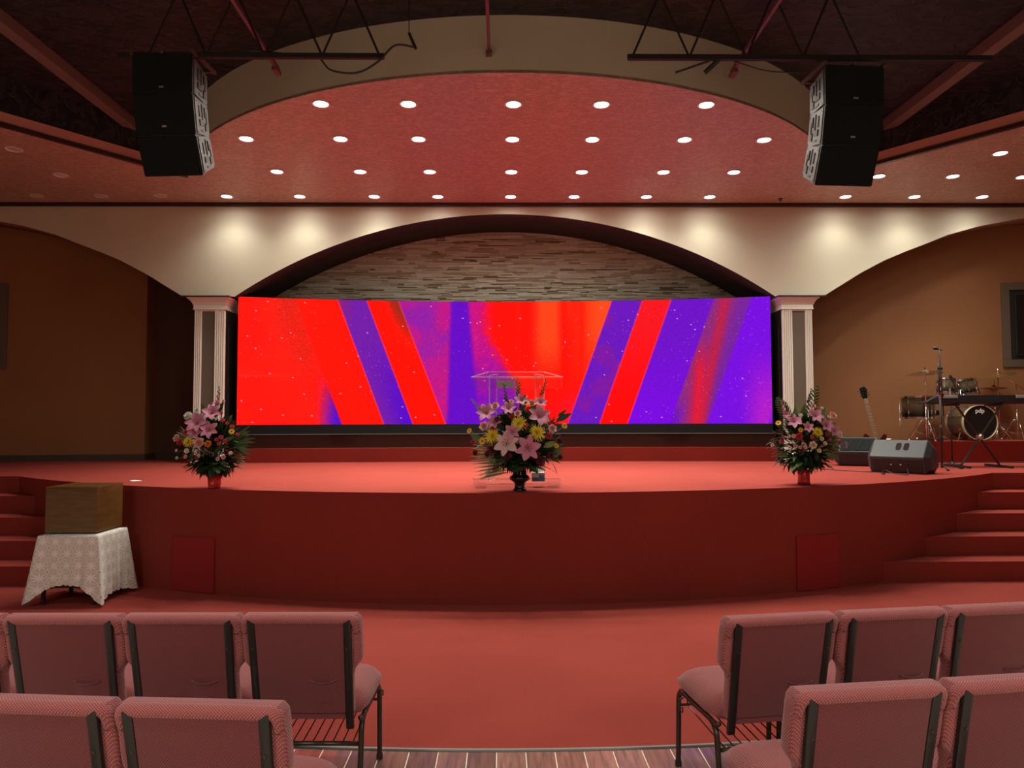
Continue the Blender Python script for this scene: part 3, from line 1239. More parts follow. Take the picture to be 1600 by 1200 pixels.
def cluster(side):
    nm = 'left' if side < 0 else 'right'
    cx_ = -2.945 if side < 0 else 3.015
    t = thing('speaker_cluster', 'hanging %s cluster of three black line array cabinets' % nm, 'loudspeaker', (cx_, 6.22, ZT - 0.02), side * math.radians(4.5))
    if side > 0:
        t.location.z -= 0.08
    # rigging frame
    b = bmesh.new()
    for yy in (0.06, 0.36):
        box(b, (0, yy, 0.015), (0.56, 0.03, 0.03), bevel=0.003)
    for xx in (-0.27, 0.0, 0.27):
        box(b, (xx, 0.2, 0.02), (0.03, 0.42, 0.03), bevel=0.003)
    for xx in (-0.24, 0.02, 0.2):
        box(b, (xx, 0.10, 0.035), (0.03, 0.05, 0.03), bevel=0.004)
    obj('rigging_frame', b, mat('rusty_rigging', (0.07, 0.05, 0.04), rough=0.5), t)
    W_, H_, D_ = 0.53, 0.341, 0.42
    y, z = 0.0, 0.0
    for k, tilt in enumerate((2, 13, 25)):
        tl = math.radians(tilt)
        # local frame: front top edge at (y,z); goes down along the tilted front
        dn = Vector((0, math.sin(tl), -math.cos(tl)))     # down the front
        bk = Vector((0, math.cos(tl), math.sin(tl)))      # towards the back
        top_back = Vector((0, y, z)) + bk * D_ + dn * 0.035
        bot_back = Vector((0, y, z)) + bk * D_ + dn * (H_ - 0.035)
        bot_front = Vector((0, y, z)) + dn * H_
        prof = [(y, z), (bot_front.y, bot_front.z), (bot_back.y, bot_back.z), (top_back.y, top_back.z)]
        b = bmesh.new()
        # trapezoid plan: narrower at the back
        vs = []
        for sx in (-1, 1):
            ring = []
            for i, (yy, zz) in enumerate(prof):
                wid = W_ / 2 if i < 2 else W_ / 2 - 0.07
                ring.append(b.verts.new((sx * wid, yy, zz)))
            vs.append(ring)
        b.faces.new(vs[0])
        b.faces.new(list(reversed(vs[1])))
        for i in range(4):
            j = (i + 1) % 4
            b.faces.new((vs[0][i], vs[1][i], vs[1][j], vs[0][j]))
        bmesh.ops.bevel(b, geom=b.edges[:], offset=0.008, segments=2, affect='EDGES')
        c = obj('cabinet', b, SPKBODY, t)
        b = bmesh.new()
        fc = Vector((0, y, z)) + dn * (H_ / 2) - bk * 0.006
        box(b, fc, (W_ - 0.012, 0.014, H_ - 0.012), rot=(-0.0 + tl, 0, 0), bevel=0.006)
        obj('grille', b, GRILLE, c)
        if k < 2:
            b = bmesh.new()
            box(b, fc + dn * (0.115 if k == 0 else 0.095) - bk * 0.008 + Vector((0.0, 0, 0)), (0.042, 0.004, 0.016), rot=(tl, 0, 0), bevel=0.001)
            obj('badge', b, STEEL, c)
        # side plates with rigging cut-outs, on both sides
        for sx in (-1, 1):
            def sp_pt(u, v, out=0.0):
                # u: 0 front .. 1 back, v: 0 top .. 1 bottom
                p = Vector((0, y, z)) + bk * (D_ * u) + dn * (H_ * v)
                p.x = sx * (W_ / 2 - 0.07 * u + out)
                return p
            b = bmesh.new()

            def plate(u0, u1, v0, v1, o0, o1, mi=0):
                r0 = [b.verts.new(sp_pt(u, v, o0)) for u, v in ((u0, v0), (u1, v0 + 0.04 * u1), (u1, v1 - 0.04 * u1), (u0, v1))]
                r1 = [b.verts.new(sp_pt(u, v, o1)) for u, v in ((u0, v0), (u1, v0 + 0.04 * u1), (u1, v1 - 0.04 * u1), (u0, v1))]
                b.faces.new(r1).material_index = mi
                b.faces.new(r0).material_index = mi
                for i in range(4):
                    j = (i + 1) % 4
                    b.faces.new((r0[i], r0[j], r1[j], r1[i])).material_index = mi
            plate(0.10, 0.93, 0.06, 0.94, -0.002, 0.006)
            sd = obj('side_plate', b, SPKSIDE, c)
            b = bmesh.new()
            plate(0.30, 0.42, 0.22, 0.50, 0.004, 0.012)
            plate(0.30, 0.56, 0.56, 0.72, 0.004, 0.013)
            plate(0.50, 0.56, 0.15, 0.55, 0.004, 0.012)
            plate(0.66, 0.72, 0.20, 0.45, 0.004, 0.014)
            plate(0.66, 0.82, 0.60, 0.80, 0.004, 0.013)
            plate(0.38, 0.60, 0.80, 0.86, 0.004, 0.010)
            plate(0.76, 0.80, 0.3, 0.75, 0.004, 0.012)
            for (u, v) in ((0.16, 0.12), (0.16, 0.88), (0.88, 0.15), (0.88, 0.85)):
                plate(u, u + 0.03, v, v + 0.03, 0.004, 0.009)
            obj('rigging_slots', b, BLACKMET, c)['kind'] = 'stuff'
        y, z = bot_front.y, bot_front.z


cluster(-1)
cluster(1)


def cable(pts, r, label, m_=None, n=8, name='cable'):
    b = bmesh.new()
    tube(b, spline(pts, n), r, n=6)
    return tag(obj(name, b, m_ or BLACKPL, smooth='all'), label, 'cable')


cable([(-1.60, 6.27, 4.80), (-1.50, 6.26, 4.70), (-1.28, 6.25, 4.68), (-1.10, 6.25, 4.78), (-0.96, 6.25, 4.92), (-0.78, 6.25, 4.905)], 0.009, 'dark cable looping below the inner end of the left truss')
b = bmesh.new()
tube(b, [(-0.78, 6.25, 4.89), (-0.84, 6.25, 5.03)], 0.013, n=6)
tube(b, [(-0.84, 6.25, 5.03), (-0.84, 6.25, ZU)], 0.004, n=6)
tag(obj('hanging_bracket', b, TRUSSM), 'short dark bracket at the end of the left looping cable', 'bracket')
cable([(-2.25, 6.33, 4.92), (-1.95, 6.33, 4.885), (-1.7, 6.33, 4.87), (-1.6, 6.3, 4.84)], 0.008, 'thin dark cable resting on the left truss')
cable([(2.0, 6.33, 4.83), (2.3, 6.34, 4.75), (2.62, 6.35, 4.74)], 0.006, 'thin cable sagging beside the right speaker cluster')
b = bmesh.new()
tube(b, [(1.86, 6.3, 4.83), (1.75, 6.36, 4.74)], 0.02, n=6)
tube(b, [(1.78, 6.3, 4.82), (1.5, 6.4, 4.76)], 0.009, n=6)
tag(obj('hanging_bracket', b, TRUSSM), 'dark angled brace below the right truss', 'bracket')
# ================================================================== CHAIRS
FAB = fabric_mat('chair_fabric', (0.31, 0.066, 0.072), (0.60, 0.30, 0.27), scale=138, amt=0.65)
FABD = fabric_mat('chair_back_fabric', (0.165, 0.036, 0.040), (0.32, 0.11, 0.11), scale=160, amt=0.5)
BRONZE = mat('dark_bronze_tube', (0.055, 0.045, 0.035), rough=0.32, metal=0.5)
STRAP = mat('black_back_strap', (0.014, 0.011, 0.009), rough=0.4)


def back_xz():
    """outline of the backrest, half, from bottom to top"""
    return [(0.212, 0.0), (0.214, 0.17), (0.222, 0.20), (0.242, 0.225), (0.254, 0.245), (0.257, 0.275), (0.257, 0.40), (0.254, 0.43), (0.238, 0.45)]


def lean(p):
    """recline: local y as a function of height above the seat frame"""
    x, y, z = p
    return (x, y - 0.215 * (z - 0.40), z)


def make_chair():
    t = thing('stacking_chair', '', 'chair')
    # local frame: y forwards, origin on the floor below the rear face of the backrest bottom
    # backrest cushion
    prof = back_xz()
    out = [(-x, z) for x, z in prof] + [(x, z) for x, z in reversed(prof)]
    b = bmesh.new()
    n = len(out)
    nrmls = []
    for i in range(n):
        p0_, p1_, p2_ = Vector(out[i - 1]), Vector(out[i]), Vector(out[(i + 1) % n])
        e1_, e2_ = (p1_ - p0_).normalized(), (p2_ - p1_).normalized()
        nn = Vector((e1_.y + e2_.y, -(e1_.x + e2_.x)))
        nrmls.append(nn.normalized())
    sgn = 1 if (Vector(out[0]) + nrmls[0] * 0.01).length > 0 and nrmls[len(prof) // 2].x < 0 else -1
    lay = []
    for yy, ins in ((-0.004, 0.022), (-0.001, 0.010), (0.006, 0.003), (0.018, 0.0), (0.05, 0.0), (0.064, 0.004), (0.072, 0.013), (0.076, 0.03)):
        lay.append([b.verts.new((p[0] - sgn * q_.x * ins, yy, p[1] + 0.415 - sgn * q_.y * ins)) for p, q_ in zip(out, nrmls)])
    for l0, l1 in zip(lay, lay[1:]):
        for i in range(n):
            j = (i + 1) % n
            b.faces.new((l0[i], l0[j], l1[j], l1[i]))
    b.faces.new(lay[0])
    b.faces.new(list(reversed(lay[-1])))
    for v in b.verts:
        v.co = lean(v.co)
    obj('backrest', b, FAB, t, smooth=True)
    # rolled cushion edge over the back shell: top roll and the two wings
    b = bmesh.new()
    path = [(-0.236, 0.014, 0.79), (-0.236, 0.008, 0.822), (-0.226, 0.002, 0.842), (-0.18, -0.004, 0.8475), (0, -0.006, 0.849), (0.18, -0.004, 0.8475), (0.226, 0.002, 0.842), (0.236, 0.008, 0.822), (0.236, 0.014, 0.79)]
    tube(b, [lean(p) for p in spline(path, 4)], 0.0215, n=12)
    obj('edge_roll', b, FAB, t, smooth='all')
    # back shell fabric panel with a pocket
    b = bmesh.new()
    box(b, (0, -0.008, 0.635), (0.40, 0.022, 0.425), bevel=0.006)
    for v in b.verts:
        v.co = lean(v.co)
    bp_ = obj('back_panel', b, FABD, t, smooth=True)
    b = bmesh.new()
    # gathered pocket low on the panel
    rows_, cols_ = 7, 12
    g = []
    for r in range(rows_):
        row = []
        for c in range(cols_):
            u, v = c / (cols_ - 1), r / (rows_ - 1)
            x = 0.035 + 0.115 * u
            sag = 0.012 * math.sin(PI * u) * v
            z = 0.475 + 0.10 * v - sag
            y = -0.0195 - 0.010 * math.sin(PI * u) * (0.3 + v)
            row.append(b.verts.new(lean((x, y, z))))
        g.append(row)
    for r in range(rows_ - 1):
        for c in range(cols_ - 1):
            b.faces.new((g[r][c], g[r][c + 1], g[r + 1][c + 1], g[r + 1][c]))
    tube(b, [lean((0.035 + 0.115 * k / 10, -0.021 - 0.012 * math.sin(PI * k / 10), 0.577 - 0.012 * math.sin(PI * k / 10))) for k in range(11)], 0.0035, n=6)
    obj('pocket', b, FABD, bp_, smooth='all')
    # black straps of the frame up the back
    for s in (-1, 1):
        b = bmesh.new()
        box(b, (s * 0.205, -0.014, 0.60), (0.034, 0.020, 0.50), bevel=0.006)
        for v in b.verts:
            v.co = lean(v.co)
            v.co.x += -s * 0.012 * (0.85 - v.co.z)
        o_ = obj('back_strap', b, STRAP, t, smooth=True)
        b = bmesh.new()
        lathe(b, [(0.007, 0), (0.006, 0.003), (0.0001, 0.004)], n=10, mat4=M(lean((s * 0.2, -0.0245, 0.72)), (PI / 2, 0, 0)))
        obj('screw', b, BRONZE, o_)
    # lower apron below the panel
    b = bmesh.new()
    box(b, (0, 0.0, 0.408), (0.40, 0.03, 0.03), bevel=0.008)
    obj('back_hem', b, FABD, t, smooth=True)
    # seat: thick cushion with waterfall front and domed top
    b = bmesh.new()
    nx, ny = 14, 16
    y0, y1 = 0.045, 0.50
    top, bot = [], []
    for j in range(ny + 1):
        v = j / ny
        y = y0 + (y1 - y0) * v
        rt, rb = [], []
        for i in range(nx + 1):
            u = i / nx * 2 - 1
            hw = 0.262 * (1 - 0.10 * max(0, (v - 0.75) / 0.25) ** 2) * (1 - 0.08 * max(0, (0.2 - v) / 0.2))
            x = hw * u
            ez = (1 - abs(u) ** 5)
            fz = 1 - max(0, (v - 0.62) / 0.38) ** 2.6 * 0.85
            zt = 0.415 + 0.088 * ez ** 0.5 * fz + 0.008
            zb = 0.385 + 0.018 * (abs(u) ** 4)
            if v > 0.98 or v < 0.01:
                zt = min(zt, 0.445)
            rt.append(b.verts.new((x, y, zt)))
            rb.append(b.verts.new((x * 0.965, y - 0.012 * v, zb)))
        top.append(rt)
        bot.append(rb)
    for j in range(ny):
        for i in range(nx):
            b.faces.new((top[j][i], top[j][i + 1], top[j + 1][i + 1], top[j + 1][i]))
            b.faces.new((bot[j][i], bot[j + 1][i], bot[j + 1][i + 1], bot[j][i + 1]))
        b.faces.new((top[j][0], top[j + 1][0], bot[j + 1][0], bot[j][0]))
        b.faces.new((top[j][nx], bot[j][nx], bot[j + 1][nx], top[j + 1][nx]))
    for i in range(nx):
        b.faces.new((top[0][i], bot[0][i], bot[0][i + 1], top[0][i + 1]))
        b.faces.new((top[ny][i], top[ny][i + 1], bot[ny][i + 1], bot[ny][i]))
    obj('seat', b, FAB, t, smooth='all')
    # frame
    for s in (-1, 1):
        x = s * 0.235
        b = bmesh.new()
        tube(b, spline([(x, 0.03, 0.385), (x, 0.07, 0.372), (x, 0.3, 0.37), (x, 0.46, 0.372)], 3), 0.011, n=8)
        obj('seat_rail', b, BRONZE, t, smooth='all')
        b = bmesh.new()
        tube(b, spline([(x, 0.17, 0.372), (x, 0.10, 0.368), (x * 1.005, 0.055, 0.335), (x * 1.01, 0.04, 0.25), (x * 1.01, 0.02, 0.12), (x * 1.01, -0.005, 0.0)], 4), 0.0125, n=10)
        l_ = obj('leg', b, BRONZE, t, smooth='all')
        b = bmesh.new()
        lathe(b, [(0.016, 0.0), (0.016, 0.018), (0.0135, 0.03)], n=12, mat4=M((x * 1.01, -0.004, 0)))
        obj('foot_cap', b, BLACKPL, l_)
        b = bmesh.new()
        tube(b, spline([(x, 0.40, 0.372), (x, 0.455, 0.366), (x * 1.01, 0.478, 0.33), (x * 1.01, 0.485, 0.2), (x * 1.01, 0.495, 0.0)], 4), 0.0125, n=10)
        l_ = obj('leg', b, BRONZE, t, smooth='all')
        b = bmesh.new()
        lathe(b, [(0.016, 0.0), (0.016, 0.018), (0.0135, 0.03)], n=12, mat4=M((x * 1.01, 0.495, 0)))
        obj('foot_cap', b, BLACKPL, l_)
    # ganging hook at the left
    b = bmesh.new()
    tube(b, [(-0.245, 0.40, 0.36), (-0.262, 0.40, 0.355), (-0.262, 0.40, 0.30), (-0.25, 0.40, 0.29), (-0.25, 0.40, 0.315)], 0.004, n=6)
    obj('ganging_hook', b, BRONZE, t)
    b = bmesh.new()
    tube(b, [(0.245, 0.44, 0.36), (0.262, 0.44, 0.355), (0.262, 0.44, 0.33)], 0.004, n=6)
    obj('ganging_hook', b, BRONZE, t)
    # book rack under the seat
    b = bmesh.new()
    tube(b, [(-0.235, 0.055, 0.262), (0.235, 0.055, 0.262)], 0.0105, n=8)
    rk = obj('book_rack', b, BRONZE, t, smooth='all')
    b = bmesh.new()
    tube(b, [(-0.235, 0.47, 0.30), (0.235, 0.47, 0.30)], 0.007, n=8)
    obj('rack_bar', b, BRONZE, rk, smooth='all')
    for k in range(10):
        x = -0.20 + 0.40 * k / 9
        b = bmesh.new()
        tube(b, [(x, 0.05, 0.272), (x, 0.45, 0.300), (x, 0.468, 0.325)], 0.0032, n=5)
        obj('rack_wire', b, BRONZE, rk)
    return t


chair0 = make_chair()
# (x, y) of the rear face of the back's top middle, heading, label
CH = [
    (-0.905, 3.20, -1, 'burgundy padded chair at the aisle end of the front left row, book rack visible below', 'front left row of chairs'),
    (-1.412, 3.205, -1, 'burgundy padded chair second from the aisle in the front left row', 'front left row of chairs'),
    (-1.92, 3.21, -1, 'burgundy padded chair third from the aisle in the front left row', 'front left row of chairs'),
    (-2.43, 3.22, -1, 'burgundy padded chair mostly cut off by the left edge, front left row', 'front left row of chairs'),
    (1.145, 3.135, 8.5, 'burgundy padded chair at the aisle end of the front right row', 'front right row of chairs'),
    (1.663, 3.21, 8.0, 'burgundy padded chair second from the aisle in the front right row', 'front right row of chairs'),
    (2.172, 3.285, 8.0, 'burgundy padded chair third from the aisle in the front right row', 'front right row of chairs'),
    (-0.931, 2.205, -4.5, 'burgundy padded chair nearest the camera at bottom left, aisle end of the second row', 'second left row of chairs'),
    (-1.445, 2.247, -5.5, 'burgundy padded chair in the bottom left corner, second row', 'second left row of chairs'),
    (1.107, 2.302, 7.0, 'burgundy padded chair nearest the camera at bottom right, aisle end of the second row', 'second right row of chairs'),
    (1.622, 2.37, 7.5, 'burgundy padded chair in the bottom right corner, second row', 'second right row of chairs'),
]
for i, (x, y, a, lb, gp) in enumerate(CH):
    c = chair0 if i == 0 else copy_tree(chair0)
    a = math.radians(a)
    # the top of the back lies 0.098 m behind the origin
    off = 0.108
    c.location = (x - off * math.sin(a), y + off * math.cos(a), 0)
    c.rotation_euler = (0, 0, a)
    c['label'] = lb
    c['group'] = gp

# ================================================================== LACE-COVERED TABLE AND WOODEN BOX
TX0, TX1, TY0, TY1, TZ = -4.305, -3.765, 6.91, 7.42, 0.63
t = thing('side_table', 'small dark low table hidden under the white lace cloth', 'table', ((TX0 + TX1) / 2, (TY0 + TY1) / 2, 0))
b = bmesh.new()
box(b, (0, 0, TZ - 0.02), (TX1 - TX0 - 0.02, TY1 - TY0 - 0.02, 0.025), bevel=0.004)
obj('tabletop', b, MAHOG, t)
for sx in (-1, 1):
    for sy in (-1, 1):
        b = bmesh.new()
        box(b, (sx * 0.235, sy * 0.22, (TZ - 0.03) / 2), (0.03, 0.03, TZ - 0.03), bevel=0.004)
        obj('leg', b, BLACKMET, t)
b = bmesh.new()
box(b, (0, 0, 0.16), (0.46, 0.44, 0.02), bevel=0.004)
obj('lower_shelf', b, BLACKMET, t)

LACE = bpy.data.materials.new('white_crochet_lace')
LACE.use_nodes = True
N, L = nodes_of(LACE)
pb = N['Principled BSDF']
pb.inputs['Roughness'].default_value = 0.85
pb.inputs['Sheen Weight'].default_value = 0.2
tc = N.new('ShaderNodeUVMap')
tc.uv_map = 'UVMap'


def nmath(op, a, b_=None, v=None):
    n_ = N.new('ShaderNodeMath')
    n_.operation = op
    if hasattr(a, 'links'):
        L.new(a, n_.inputs[0])
    else:
        n_.inputs[0].default_value = a
    if b_ is not None:
        if hasattr(b_, 'links'):
            L.new(b_, n_.inputs[1])
        else:
            n_.inputs[1].default_value = b_
    if v is not None:
        n_.inputs[2].default_value = v
    return n_.outputs[0]


sp_ = N.new('ShaderNodeSeparateXYZ')
L.new(tc.outputs[0], sp_.inputs[0])
# tile coordinate -0.5..0.5 of the crocheted squares (0.105 m)
fu = nmath('SUBTRACT', nmath('FRACT', nmath('DIVIDE', sp_.outputs[0], 0.108)), 0.5)
fv = nmath('SUBTRACT', nmath('FRACT', nmath('DIVIDE', sp_.outputs[1], 0.108)), 0.5)
rad = nmath('SQRT', nmath('ADD', nmath('MULTIPLY', fu, fu), nmath('MULTIPLY', fv, fv)))
ang = nmath('ARCTAN2', fv, fu)
pet = nmath('MULTIPLY', nmath('ADD', nmath('COSINE', nmath('MULTIPLY', ang, 8.0)), 2.2), 0.125)
flower = nmath('LESS_THAN', rad, pet)                      # eight-petalled star in each square
# diagonal spokes at the square corners
cu = nmath('SUBTRACT', 0.5, nmath('ABSOLUTE', fu))
cv = nmath('SUBTRACT', 0.5, nmath('ABSOLUTE', fv))
dg = nmath('LESS_THAN', nmath('ABSOLUTE', nmath('SUBTRACT', cu, cv)), 0.035)
dg = nmath('MULTIPLY', dg, nmath('LESS_THAN', nmath('MAXIMUM', cu, cv), 0.26))
edge_ = nmath('LESS_THAN', nmath('MINIMUM', cu, cv), 0.022)
solid = nmath('MAXIMUM', nmath('MAXIMUM', flower, dg), edge_)
# fine net between
wn = N.new('ShaderNodeTexChecker')
wn.inputs['Scale'].default_value = 190
L.new(tc.outputs[0], wn.inputs['Vector'])
net = nmath('ADD', nmath('MULTIPLY', wn.outputs['Fac'], 0.18), 0.84)
alpha = nmath('MAXIMUM', solid, net)
hole = nmath('LESS_THAN', nmath('MAXIMUM', cu, cv), 0.05)
alpha = nmath('MULTIPLY', alpha, nmath('SUBTRACT', 1.0, nmath('MULTIPLY', hole, 0.7)))
L.new(alpha, pb.inputs['Alpha'])
mxc = N.new('ShaderNodeMixRGB')
mxc.inputs['Color1'].default_value = (0.74, 0.72, 0.66, 1)
mxc.inputs['Color2'].default_value = (0.93, 0.91, 0.84, 1)
L.new(solid, mxc.inputs['Fac'])
L.new(mxc.outputs[0], pb.inputs['Base Color'])
bpn = N.new('ShaderNodeBump')
bpn.inputs['Strength'].default_value = 0.6
bpn.inputs['Distance'].default_value = 0.004
L.new(solid, bpn.inputs['Height'])
L.new(bpn.outputs['Normal'], pb.inputs['Normal'])

hx_, hy_ = (TX1 - TX0) / 2 + 0.006, (TY1 - TY0) / 2 + 0.006
per = []
NS = 44
rc = 0.03
for side, (ax, ay, bx_, by_) in enumerate(((-1, -1, 1, -1), (1, -1, 1, 1), (1, 1, -1, 1), (-1, 1, -1, -1))):
    for i in range(NS):
        u = i / NS
        x = (ax + (bx_ - ax) * u) * hx_
        y = (ay + (by_ - ay) * u) * hy_
        per.append((x, y, side, u))
b = bmesh.new()
uvl = b.loops.layers.uv.new('UVMap')
NV = 22
ring = []
uvs = {}
rg = random.Random(11)
n = len(per)
for k in range(NV + 1):
    row = []
    v = k / NV
    for i, (x, y, side, u) in enumerate(per):
        cn = abs(2 * u - 1) ** 3.0                      # 1 at the corners, 0 mid-side
        drop = (0.445, 0.56, 0.47, 0.54)[side]
        drop = drop + (0.612 - drop) * cn
        drop += 0.010 * abs(math.sin(i * PI / 4.0)) - 0.004
        r_ = math.hypot(x, y)
        # outward direction: side normal blended to the diagonal at corners
        nx_ = (0, 1, 0, -1)[side]
        ny_ = (-1, 0, 1, 0)[side]
        dx_, dy_ = x / hx_, y / hy_
        ox = nx_ * (1 - cn) + dx_ * 0.72 * cn
        oy = ny_ * (1 - cn) + dy_ * 0.72 * cn
        fold = 0.5 + 0.5 * math.cos((u if u < 0.5 else 1 - u) * 34)
        fl = v ** 0.8 * (0.022 + 0.06 * cn + (0.05 if side == 1 else 0.024) * fold * (0.3 + cn) * v)
        fl += 0.010 * v * math.sin(i * 0.55 + side)
        z = TZ + 0.004 - drop * v
        if k == 0:
            fl = 0
        # the cloth gathers inwards beside each hanging corner
        row.append(b.verts.new((x + ox * fl, y + oy * fl, max(z, 0.008))))
        uvs[row[-1]] = (side * 0.54 + u * 0.54, drop * v)
    ring.append(row)
for k in range(NV):
    for i in range(n):
        j = (i + 1) % n
        f = b.faces.new((ring[k][i], ring[k][j], ring[k + 1][j], ring[k + 1][i]))
        for lp in f.loops:
            a_ = uvs[lp.vert]
            uu_ = a_[0]
            if j == 0 and lp.vert in (ring[k][j], ring[k + 1][j]):
                uu_ = 4 * 0.54
            lp[uvl].uv = (uu_, a_[1])
# top of the cloth
ct = [b.verts.new((0, 0, TZ + 0.004))]
for i in range(n):
    f = b.faces.new((ct[0], ring[0][(i + 1) % n], ring[0][i]))
    for lp in f.loops:
        lp[uvl].uv = (lp.vert.co.x, lp.vert.co.y)
cl = obj('tablecloth', b, LACE, smooth='all', loc=((TX0 + TX1) / 2, (TY0 + TY1) / 2, 0))
tag(cl, 'white crochet lace cloth with scalloped hem draped over the low table', 'tablecloth')
BOXW = wood_mat('brown_varnished_wood', (0.17, 0.085, 0.022), (0.095, 0.045, 0.012), rough=0.28, scale=(1.5, 1.5, 9), coat=0.3)
t = thing('wooden_box', 'brown varnished wooden box standing on the lace-covered table', 'box', (-4.058, 7.215, TZ + 0.008))
BW, BD, BH = 0.475, 0.47, 0.435
b = bmesh.new()
box(b, (0, 0, BH / 2), (BW - 0.02, BD - 0.02, BH - 0.02))
obj('carcass', b, BOXW, t)
for nm_, c_, s_ in (('front_panel', (0, -BD / 2 + 0.007, BH / 2), (BW, 0.014, BH - 0.026)), ('back_panel', (0, BD / 2 - 0.007, BH / 2), (BW, 0.014, BH - 0.026)),
                    ('side_panel', (-BW / 2 + 0.007, 0, BH / 2), (0.014, BD - 0.028, BH - 0.026)), ('side_panel', (BW / 2 - 0.007, 0, BH / 2), (0.014, BD - 0.028, BH - 0.026)),
                    ('lid', (0, 0, BH - 0.006), (BW + 0.004, BD + 0.004, 0.013))):
    b = bmesh.new()
    box(b, c_, s_, bevel=0.002)
    obj(nm_, b, BOXW, t)

# ================================================================== PAPER ON THE STAGE
b = bmesh.new()
g = [[b.verts.new((-0.05 + 0.1 * i / 4, -0.07 + 0.14 * j / 4, 0.0015 + 0.004 * math.sin(i * 0.9) * (j / 4))) for j in range(5)] for i in range(5)]
for i in range(4):
    for j in range(4):
        b.faces.new((g[i][j], g[i + 1][j], g[i + 1][j + 1], g[i][j + 1]))
tag(obj('paper_sheet', b, PAPER, smooth='all', loc=(-4.12, 8.32, HS + 0.001), rot=(0, 0, 0.7)), 'small white sheet of paper lying on the left of the red stage', 'paper')

# ================================================================== CLEAR LECTERN
t = thing('lectern', 'clear acrylic lectern behind the central flowers', 'lectern', (0.105, 7.5, HS))


def pane(name, pts, th, parent, edge=True):
    """a clear sheet from 4+ corner points (one plane), with pale polished edges"""
    P_ = [Vector(p) for p in pts]
    nr = (P_[1] - P_[0]).cross(P_[2] - P_[1]).normalized() * th / 2
    b_ = bmesh.new()
    A_ = [b_.verts.new(p + nr) for p in P_]
    B_ = [b_.verts.new(p - nr) for p in P_]
    b_.faces.new(A_).material_index = 0
    b_.faces.new(list(reversed(B_))).material_index = 0
    m_ = len(P_)
    for i in range(m_):
        j = (i + 1) % m_
        b_.faces.new((A_[i], B_[i], B_[j], A_[j])).material_index = 1
    return obj(name, b_, [CLEAR, CLEAREDGE], parent)


pane('base_plate', [(-0.43, -0.22, 0.05), (-0.30, -0.30, 0.05), (0.30, -0.30, 0.05), (0.43, -0.22, 0.05), (0.46, 0.30, 0.05), (-0.46, 0.30, 0.05)], 0.014, t)
for sx in (-1, 1):
    b = bmesh.new()
    box(b, (sx * 0.36, -0.12, 0.021), (0.10, 0.30, 0.04), bevel=0.003)
    obj('foot', b, CLEAR, t)
pane('front_panel', [(-0.285, 0.0, 0.057), (0.285, 0.0, 0.057), (0.275, 0.0, 1.12), (-0.275, 0.0, 1.12)], 0.012, t)
for sx in (-1, 1):
    pane('side_panel', [(sx * 0.285, 0.0, 0.057), (sx * 0.22, 0.26, 0.057), (sx * 0.20, 0.26, 1.15), (sx * 0.275, 0.0, 1.12)], 0.012, t)
dk = pane('reading_desk', [(-0.46, -0.10, 1.098), (0.46, -0.10, 1.098), (0.29, 0.28, 1.175), (-0.29, 0.28, 1.175)], 0.012, t)
pane('front_lip', [(-0.45, -0.10, 0.985), (0.45, -0.10, 0.985), (0.46, -0.10, 1.10), (-0.46, -0.10, 1.10)], 0.008, t)
pane('shelf', [(-0.27, 0.01, 0.42), (0.27, 0.01, 0.42), (0.20, 0.25, 0.42), (-0.20, 0.25, 0.42)], 0.01, t)
b = bmesh.new()
box(b, (0, 0, 0), (0.165, 0.002, 0.07), rot=(0.0, 0, 0))
tag(obj('paper_note', b, mat('grey_note_paper', (0.55, 0.5, 0.52), rough=0.7), loc=(-0.005, 7.41, HS + 1.03)), 'pale paper seen through the front lip of the clear lectern', 'paper')
t = thing('tissue_box', 'small blue and white tissue box on the base of the clear lectern', 'box', (0.315, 7.42, HS + 0.058))
b = bmesh.new()
box(b, (0, 0, 0.045), (0.13, 0.11, 0.09), bevel=0.004)
obj('carton', b, mat('white_carton', (0.62, 0.62, 0.62), rough=0.6), t)
b = bmesh.new()
box(b, (0, -0.056, 0.022), (0.128, 0.002, 0.034))
box(b, (0.03, -0.0562, 0.05), (0.05, 0.002, 0.022))
obj('printed_band', b, mat('blue_print', (0.06, 0.16, 0.35), rough=0.5), t)
b = bmesh.new()
for k in range(5):
    a_ = k * 1.25
    v = [b.verts.new(p) for p in ((0, 0, 0.088), (0.03 * math.cos(a_), 0.03 * math.sin(a_), 0.09), (0.045 * math.cos(a_ + 0.4), 0.045 * math.sin(a_ + 0.4), 0.13), (0.012 * math.cos(a_ + 1), 0.012 * math.sin(a_ + 1), 0.145))]
    b.faces.new(v)
obj('tissue', b, PAPER, t, smooth='all')
# ================================================================== FLOWERS
def fm(name, col, rough=0.6, sub=0.0):
    return mat(name, col, rough=rough, var=0.12, vscale=14)


PETAL = {
    'pink': fm('lily_petal_pink', (0.62, 0.24, 0.36)), 'pale': fm('lily_petal_pale', (0.74, 0.52, 0.52)),
    'rosepink': fm('rose_petal_pink', (0.78, 0.42, 0.38)), 'cream': fm('rose_petal_cream', (0.82, 0.66, 0.50)),
    'yellow': fm('mum_petal_yellow', (0.78, 0.62, 0.03)), 'gold': fm('daisy_petal_yellow', (0.80, 0.48, 0.02)),
    'red': fm('carnation_red', (0.50, 0.02, 0.03)), 'burgundy': fm('carnation_burgundy', (0.10, 0.006, 0.028)),
    'rose': fm('carnation_rose', (0.62, 0.06, 0.12)), 'white': fm('carnation_white', (0.80, 0.76, 0.66)),
    'orange': fm('rose_petal_orange', (0.75, 0.22, 0.03)),
}
STEMG = fm('flower_stem_green', (0.07, 0.13, 0.03))
LEAFG = mat('leaf_green', (0.065, 0.14, 0.028), rough=0.45, var=0.3, vscale=9)
